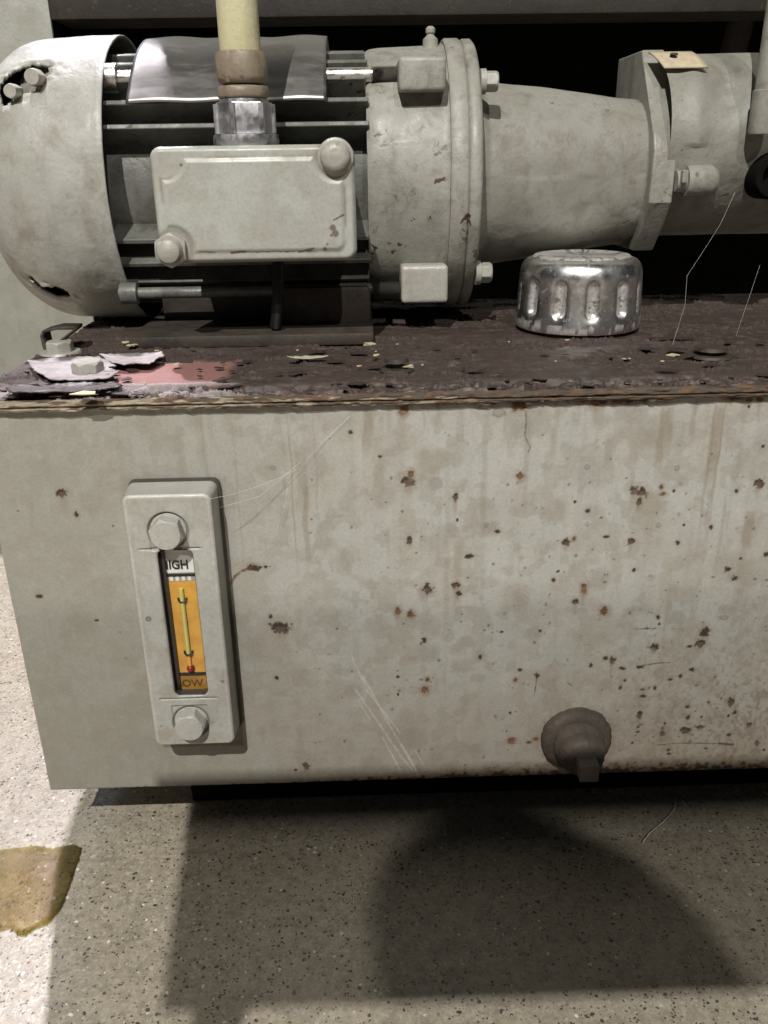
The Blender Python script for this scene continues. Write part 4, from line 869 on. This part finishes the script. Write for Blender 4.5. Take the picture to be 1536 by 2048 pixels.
subt('', grid_obj('box_cover', np.stack([X2, YB_-Hh, Z2], -1), attr_mat('box_cover_enamel', 0.40, 0.8, 0.22), None, cb, {'rust': rs}))
bm = bmesh.new(); o_ = rrect(x0_, x1_, z0_, z1_, rc, 8); n = len(o_); r0 = [bm.verts.new((x, YB_+0.0020, z)) for x, z in o_]; r1 = [bm.verts.new((x, YB_+0.0060, z)) for x, z in o_]
for k in range(n): bm.faces.new((r0[k], r0[(k+1) % n], r1[(k+1) % n], r1[k]))
bm.faces.new(r1[::-1]); subt('', from_bm('cover_rim', bm, M_BOX, None, 50))
bm = bmesh.new(); b_box(bm, x0_+0.003, x1_-0.003, YB_+0.0062, YA-RK*0.8, z0_+0.003, z1_-0.002, 0.003, 3); subt('', from_bm('box_body', bm, M_FIN, None, 50))
for c, d_ in ((bt, 0.0108), (bl_, 0.0100)):
    bm = bmesh.new(); h0 = YB_+0.0004
    if d_ > 0.0105: b_lathe(bm, [(0, 0.0066), (-0.0006, 0.0064), (-0.0010, 0.0056), (-0.0028, 0.0053), (-0.0040, 0.0044), (-0.0046, 0.0026), (-0.0047, 0.0001)], (c[0], h0, c[2]), 'y', 48)
    else:
        b_hex(bm, (c[0], h0, c[2]), 0.0112, 0.0034, 'y', -1, 0.5); b_lathe(bm, [(-0.003, 0.0050), (-0.0050, 0.0047), (-0.0068, 0.0040), (-0.0078, 0.0024), (-0.0080, 0.0001)], (c[0], h0, c[2]), 'y', 40)
    o = from_bm('cover_screw', bm, M_BOLT, None, 35); subt('', o)
# feet
f0 = PZ(262, 688, ZL+0.001); f1 = PZ(748, 680, ZL+0.001)
bm = bmesh.new(); b_box(bm, f0[0], f1[0], f0[1]-0.004, YA+0.05, ZL-0.0005, ZL+0.0045, 0.0012)
b_box(bm, f0[0]+0.006, f1[0]-0.0005, YA-0.034, YA+0.034, ZL+0.004, ZA-RK*0.75, 0.002)
b_box(bm, P(560, 640, YA-0.05)[0], f1[0]-0.0008, YA-0.052, YA-0.03, ZL+0.0035, ZL+0.020, 0.002)
from_bm('motor_foot', bm, M_FOOT, mo, 40)
# bent clip at the left end of the foot
q = PZ(100, 700, ZL+0.001)
bm = bmesh.new(); a, b, c_ = P(86, 668, 0.075), P(150, 652, 0.075), P(96, 700, 0.070)
def strip(bmx, pts, wv):
    prev = None
    for p in pts:
        v1 = bmx.verts.new(tuple(p)); v2 = bmx.verts.new((p[0]+wv[0], p[1]+wv[1], p[2]+wv[2]))
        if prev: bmx.faces.new((prev[0], v1, v2, prev[1]))
        prev = (v1, v2)
strip(bm, [P(150, 655, .07), P(112, 655, .07), P(84, 662, .07), P(80, 672, .07), P(86, 697, .068), P(94, 708, .066), P(120, 685, .066), P(150, 662, .068)], (0.0, 0.010, 0.0))
o = from_bm('bent_clip', bm, M_FOOT, mo, 30); sm = o.modifiers.new('t', 'SOLIDIFY'); sm.thickness = 0.0009
M_RAG = plain('black_rubber', (0.012, 0.011, 0.010), 0.5)
q0, q1 = P(556, 524, 0.085), P(552, 650, 0.080)
bm = bmesh.new(); b_tube(bm, [tuple(q0), tuple((q0+q1)/2+np.array([0.0006, -0.002, 0])), tuple(q1), (q1[0]-0.002, q1[1]+0.012, ZL+0.004)], 0.0024, 14)
T(from_bm('black_cable', bm, M_RAG, None, 60), 'short black cable hanging below the terminal box', 'cable')

# ------------------------------------------------------------------ conduit
yc = YB_+0.0150
cd = empty('cable_conduit', (P(485, 280, yc)[0], yc, z1_)); T(cd, 'pale yellow plastic conduit with brown coupling rising from the terminal box', 'conduit')
xc_ = P(487, 250, yc)[0]; xc0 = P(481, 50, yc)[0]
def cz(py): return P(485, py, yc-0.008)[2]
xc_ = (xc_+xc0)/2
rt = (P(523, 50, yc)[0]-P(440, 50, yc)[0])/2
M_PVC = paint('yellowed_plastic', (0.50, 0.47, 0.29), (0.56, 0.53, 0.35), (0.30, 0.26, 0.14), 0.4, 0.0, 0.35, 31.0)
bm = bmesh.new(); b_lathe(bm, [(cz(106), 0.0001), (cz(106), rt), (cz(-260), rt)], (xc_, yc, 0), 'z', 48); from_bm('plastic_pipe', bm, M_PVC, cd, 60)
bm = bmesh.new()
rb = rt*1.22; b_lathe(bm, [(cz(100), rt*1.01), (cz(99), rb*0.95), (cz(103), rb), (cz(125), rb*1.03), (cz(150), rb*1.02), (cz(163), rb*0.93), (cz(166), rt*0.9)], (xc_, yc, 0), 'z', 48)
b_lathe(bm, [(cz(168), rt*0.9), (cz(170), rb*1.0), (cz(174), rb*1.03), (cz(190), rb*1.03), (cz(194), rb*0.98), (cz(195), rt*0.8)], (xc_, yc, 0), 'z', 48)
for v in bm.verts:
    k = float(vnoise(np.array(v.co.x*500.), np.array(v.co.z*500.+v.co.y*300))); d = Vector((v.co.x-xc_, v.co.y-yc, 0)); v.co += d*(k-0.5)*0.10
from_bm('pipe_coupling', bm, M_BROWN, cd, 60)
bm = bmesh.new(); pts = [(math.cos(R(60*k+12))*rt*1.42+xc_, math.sin(R(60*k+12))*rt*1.42+yc) for k in range(6)]
b_prism(bm, pts, 'z', cz(268), cz(202), 0.0007)
b_lathe(bm, [(cz(204), rt*1.22), (cz(196), rt*1.20), (cz(195), rt*0.8)], (xc_, yc, 0), 'z', 48)
for k in range(6):
    a = R(60*k+12); b_tube(bm, [(math.cos(a)*rt*1.40+xc_, math.sin(a)*rt*1.40+yc, cz(266)), (math.cos(a)*rt*1.40+xc_, math.sin(a)*rt*1.40+yc, cz(206))], 0.0011, 8)
from_bm('gland_nut', bm, M_ZINC, cd, 30)
bm = bmesh.new(); b_lathe(bm, [(cz(269), rt*1.2), (cz(268), rt*1.62), (cz(283), rt*1.66), (z1_-0.0002, rt*1.6)], (xc_, yc, 0), 'z', 48); from_bm('gland_washer', bm, M_ZINC, cd, 50)

# ------------------------------------------------------------------ bell housing
bh = empty('bell_housing', (P(1120, 350, YA)[0], YA, ZL)); T(bh, 'tapered grey green bell housing between the motor and the pump', 'bell housing')
zq0, Rb0 = axis_R((1000, 163), (1000, 528)); zq1, Rb1 = axis_R((1240, 190), (1240, 495))
xe0 = xb3+0.0002; xe1 = xn(1303, 350, Rb1)
x_a, x_b = P(1000, 340, YA-Rb0)[0], P(1240, 340, YA-Rb1)[0]
nx, S = 90, 200; tt = np.linspace(0, 1, nx); xx = xe0+(xe1-xe0)*tt
TT, PH = np.meshgrid(tt, np.linspace(0, 2*math.pi, S, endpoint=False), indexing='ij')
XX = xe0+(xe1-xe0)*TT; k_ = (XX-x_a)/(x_b-x_a); Rr = Rb0+(Rb1-Rb0)*k_; Rr = np.clip(Rr, Rb1*0.93, Rb0*1.08); Zc = zq0+(zq1-zq0)*k_
sq = 1.0+0.018*np.cos(4*PH)*-1*sst(0.35, 0.9, TT)                         # gently squared toward the pump
Rr = Rr*sq+(fbm(XX*60, PH*3, 701, 3)-0.5)*0.0010+0.0025*sst(0.07, 0.0, TT)
grid_obj('taper_casting', np.stack([XX, YA-np.cos(PH)*Rr, Zc+np.sin(PH)*Rr], -1), M_HOUSE, bh, wrap=True)
# ------------------------------------------------------------------ pump
pu = empty('hydraulic_pump', (P(1430, 350, YA)[0], YA, ZL)); T(pu, 'grey green cast hydraulic pump at the end of the bell housing', 'hydraulic pump')
def YZ(px, py, Y): q = P(px, py, Y); return (Y, q[2])
yf = YA-Rb1*1.10
XP0 = P(1303, 350, yf)[0]; XP1 = P(1350, 350, yf)[0]
zt1 = P(1300, 105, YA-0.006)[2]; zt1 = P(1320, 103, YA)[2]
poly = [(YA+0.03, zt1), (YA-0.006, zt1), (YA-0.020, P(1300, 185, YA-0.02)[2]), (yf+0.004, P(1330, 262, yf)[2]), (yf, P(1340, 300, yf)[2]), (yf, P(1340, 405, yf)[2]), (yf+0.008, P(1330, 455, yf)[2]), (YA-0.018, P(1320, 500, YA-0.018)[2]), (YA+0.03, P(1320, 500, YA-0.018)[2])]
bm = bmesh.new(); b_prism(bm, poly, 'x', XP0, XP1, 0.0012, 3); from_bm('pump_flange', bm, M_HOUSE, pu, 30)
# body casting: a lathed, lumpy grid
nx, S = 120, 240; XE = P(1640, 350, yf)[0]
TT, PH = np.meshgrid(np.linspace(0, 1, nx), np.linspace(0, 2*math.pi, S, endpoint=False), indexing='ij'); XX = XP1-0.004+(XE-XP1+0.004)*TT
RT_ = (zt1-P(1400, 350, yf)[2])*1.0; zc0 = (zt1+P(1400, 480, yf)[2])/2; RT_ = (zt1-zc0)
R1 = RT_*(0.955+0.04*np.cos(2*(PH-R(90))))+0.0016*np.sin(PH*3+1)+(fbm(XX*45, PH*2.5, 711, 4)-0.5)*0.0010
R1 += 0.0012*np.exp(-((XX-P(1395, 250, yf)[0])/0.004)**2)*sst(R(70), R(20), np.abs(PH-R(25)))
R1 -= 0.0035*sst(0.0, 1.0, np.exp(-((XX-P(1470, 190, yf)[0])/0.008)**2-((PH-R(35))/0.3)**2))
grid_obj('pump_body', np.stack([XX, YA-np.cos(PH)*R1*1.02, zc0+np.sin(PH)*R1], -1), M_HOUSE, pu, wrap=True)
q = P(1400, 362, yf-0.002); bm = bmesh.new(); x0p, x1p = P(1362, 360, yf-0.004)[0], P(1438, 360, yf-0.004)[0]
b_lathe(bm, [(x0p-0.001, 0.0001), (x0p-0.001, 0.0042), (x0p+0.003, 0.0046), (x0p+0.0032, 0.0062), (x1p-0.003, 0.0066), (x1p, 0.0050), (x1p+0.002, 0.0001)], (0, yf+0.0005, q[2]), 'x', 32)
b_box(bm, x0p-0.0002, x0p+0.0022, yf-0.0062, yf-0.0030, q[2]-0.0005, q[2]+0.0045, 0.0005)
from_bm('side_port', bm, M_HOUSE, pu, 40)
# paper tag
a, b = P(1300, 108, YA-0.016), P(1386, 130, YA-0.019)
ta0, ta1 = R(90-22), R(90-34)
M_TAG = plain('yellowed_tag', (0.50, 0.43, 0.30), 0.6, noise_amt=0.35)
def on_pump(ph, x, off=0.0010): return (x, YA-math.cos(ph)*(RT_*1.0+off), zc0+math.sin(ph)*(RT_*0.997+off))
bm = bmesh.new(); g = []
for i in range(7):
    ph = R(69)-(R(69)-R(49))*i/6; g.append([bm.verts.new(on_pump(ph, P(1300, 118, YA-0.017)[0]+(P(1386, 118, YA-0.017)[0]-P(1300, 118, YA-0.017)[0])*j/8+0.0006*i, 0.0013)) for j in range(9)])
for i in range(6):
    for j in range(8): bm.faces.new((g[i][j], g[i][j+1], g[i+1][j+1], g[i+1][j]))
o = from_bm('name_tag', bm, M_TAG, pu, 60); sm = o.modifiers.new('t', 'SOLIDIFY'); sm.thickness = 0.0006
p0 = on_pump(R(60), P(1343, 122, YA-0.018)[0], 0.002); bm = bmesh.new(); b_lathe(bm, [(0, 0.0017), (0.0008, 0.0015), (0.0009, 0.0010), (0.0004, 0.0008), (0.0004, 0.0001)], p0, 'z', 20); from_bm('tag_rivet', bm, M_FOOT, pu, 40)
# dark port ring at the picture's right edge
q = P(1552, 352, yf-0.006); bm = bmesh.new(); b_lathe(bm, [(0.010, 0.0095), (-0.002, 0.0095), (-0.0035, 0.0085), (-0.0035, 0.0058), (0.002, 0.0054), (0.002, 0.0001)], (q[0], yf-0.003, q[2]), 'y', 48); from_bm('port_ring', bm, M_DARK, pu, 40)
# upright pipe at the right edge
yp = yf-0.008; q0, q1 = P(1530, -60, yp), P(1524, 268, yp)
sp = empty('supply_pipe', (q1[0]+0.004, yp, q1[2])); T(sp, 'upright grey painted pipe in front of the pump at the right edge', 'pipe')
rp = 0.0052; xp = P(1511, 160, yp)[0]+rp
bm = bmesh.new(); b_lathe(bm, [(q1[2], 0.0001), (q1[2], rp*0.92), (q1[2]+0.001, rp), (q1[2]+0.016, rp*1.02), (q1[2]+0.0165, rp*0.9), (q1[2]+0.20, rp*0.9)], (xp, yp, 0), 'z', 40); from_bm('pipe_tube', bm, M_PAINT, sp, 40)

# ------------------------------------------------------------------ cobwebs
M_WEB = plain('cobweb', (0.75, 0.72, 0.66), 0.5, noise_amt=0)
def web(name, label, strands, r=0.00004):
    bm = bmesh.new()
    for s in strands: b_tube(bm, [tuple(p) for p in s], r, 5)
    return T(from_bm(name, bm, M_WEB, None, 180), label, 'cobweb')
web('cobweb', 'fine cobweb from the level gauge up the tank', [
    [P(418, 998, -.017), P(460, 990, -.014), P(500, 978, -.010), P(560, 955, -.005), P(600, 935, -.002)], [P(600, 935, -.002), P(650, 880, -.001), P(700, 832, -.001)],
    [P(440, 1015, -.012), P(520, 992, -.006), P(600, 925, -.001)], [P(575, 975, -.003), P(568, 1020, -.003), P(557, 1062, -.001)]])
web('cobweb', 'thin cobweb thread stretched from the pump to the lid', [
    [P(1470, 385, .085), P(1440, 450, .085), P(1395, 520, .08), P(1374, 552, .078), P(1370, 610, .075), PZ(1345, 690, ZL+0.001)], [P(1520, 530, .085), P(1500, 590, .08), PZ(1472, 672, ZL+0.001)]], 0.00003)
web('cobweb', 'pale dusty cobweb lying on the floor right of the drain plug', [
    [PZ(1355, 1585, .0008), PZ(1348, 1620, .0008), PZ(1325, 1645, .0008), PZ(1300, 1665, .0008), PZ(1285, 1685, .0008)], [PZ(1355, 1585, .0008), PZ(1372, 1612, .0008)]], 0.00018)

# ------------------------------------------------------------------ the person taking the picture, crouched behind the camera (their shadow lies on the floor)
def skinned(name, chains, mat, parent=None, sub=2):
    me = bpy.data.meshes.new(name); vs, es, rs = [], [], []; key = {}
    for ch in chains:
        prev = None
        for (x, y, z, r) in ch:
            k = (round(x, 4), round(y, 4), round(z, 4))
            if k not in key: key[k] = len(vs); vs.append((x, y, z)); rs.append(r)
            if prev is not None: es.append((prev, key[k]))
            prev = key[k]
    me.from_pydata(vs, es, []); o = bpy.data.objects.new(name, me); COL.objects.link(o); m = o.modifiers.new('skin', 'SKIN')
    for i, r in enumerate(rs): me.skin_vertices[0].data[i].radius = (r, r)
    me.skin_vertices[0].data[0].use_root = True
    sd_ = o.modifiers.new('sub', 'SUBSURF'); sd_.levels = sub; sd_.render_levels = sub; m.use_smooth_shade = True
    me.materials.append(mat)
    if parent: o.parent = parent; o.matrix_parent_inverse = Matrix.Translation(-Vector(parent.location))
    return o
M_SKIN = plain('skin', (0.42, 0.25, 0.17), 0.5, noise_amt=0.05); M_SHIRT = plain('dark_jacket', (0.05, 0.055, 0.07), 0.8); M_HAIR = plain('dark_hair', (0.03, 0.02, 0.015), 0.6)
tt_ = empty('shadow_board', (0.3, -0.40, 0)); T(tt_, 'added board on legs, unseen, that shades the floor before the tank', 'shadow board')
M_BOARD = plain('board_grey', (0.16, 0.17, 0.18), 0.5); bm = bmesh.new(); b_prism(bm, [(-0.1536, -0.3385), (0.62, -0.3385), (0.62, -0.420), (-0.1465, -0.420)], 'z', 0.446, 0.450, 0.0005); from_bm('board_top', bm, M_BOARD, tt_)  # unseen board added to cast the straight-edged shadow on the floor
for x in (-0.128, 0.612):
    bm = bmesh.new(); b_box(bm, x-0.006, x+0.006, -0.418, -0.406, 0, 0.4458); from_bm('board_leg', bm, M_BOARD, tt_)
pe = empty('person', (0.13, -0.85, 0)); T(pe, 'crouching person in a dark jacket holding a phone with both hands', 'person')
KX = 0.132
def q3(x, y, z, r): return (KX+x, y+0.10, z*0.70, r)
pel = q3(0.01, -0.90, 0.47, 0.085)
ch = [[pel, q3(0.01, -0.78, 0.51, 0.085), q3(0.0, -0.66, 0.53, 0.085), q3(-0.002, -0.605, 0.545, 0.04), q3(0.004, -0.56, 0.55, 0.050), q3(0.004, -0.525, 0.54, 0.062), q3(0.004, -0.50, 0.52, 0.052), q3(-0.010, -0.485, 0.495, 0.024)]]
for s_, el, wr in ((-1, q3(-0.085, -0.55, 0.47, 0.014), q3(-0.05, -0.475, 0.44, 0.011)), (1, q3(0.098, -0.57, 0.48, 0.034), q3(0.03, -0.475, 0.44, 0.012))):
    ch.append([q3(0.0, -0.66, 0.53, 0.085), q3(s_*0.082+0.012, -0.635, 0.53, 0.042), el, wr])
    ch.append([pel, q3(s_*0.07, -0.84, 0.33, 0.060), q3(s_*0.10, -0.70, 0.24, 0.042), q3(s_*0.10, -0.84, 0.07, 0.028), q3(s_*0.10, -0.74, 0.034, 0.024)])
    hx_ = wr[0]; d = -s_
    palm = (hx_+d*0.008, wr[1]+0.012, wr[2]+0.004, 0.010); ch.append([wr, palm])
    for k in range(4):
        z = wr[2]+0.018-k*0.011; ch.append([palm, (hx_+d*0.010, wr[1]+0.030, z, 0.0052), (hx_+d*0.018, wr[1]+0.038, z, 0.0048), (hx_+d*(0.026-0.002*abs(k-1)), wr[1]+0.036, z, 0.0042)])
    ch.append([palm, (hx_+d*0.014, wr[1]+0.004, wr[2]+0.016, 0.0062), (hx_+d*0.022, wr[1]+0.010, wr[2]+0.024, 0.0055)])
skinned('body', ch, M_SHIRT, pe)
skinned('hair', [[q3(-0.005, -0.56, 0.575, 0.038), q3(-0.008, -0.525, 0.57, 0.046), q3(-0.01, -0.50, 0.55, 0.038)]], M_HAIR, pe)
bm = bmesh.new(); b_box(bm, KX-0.045, KX+0.030, -0.346, -0.339, 0.284, 0.336, 0.002); o = from_bm('smartphone', bm, M_RAG); T(o, 'black smartphone held up in both hands by the crouching person', 'phone')
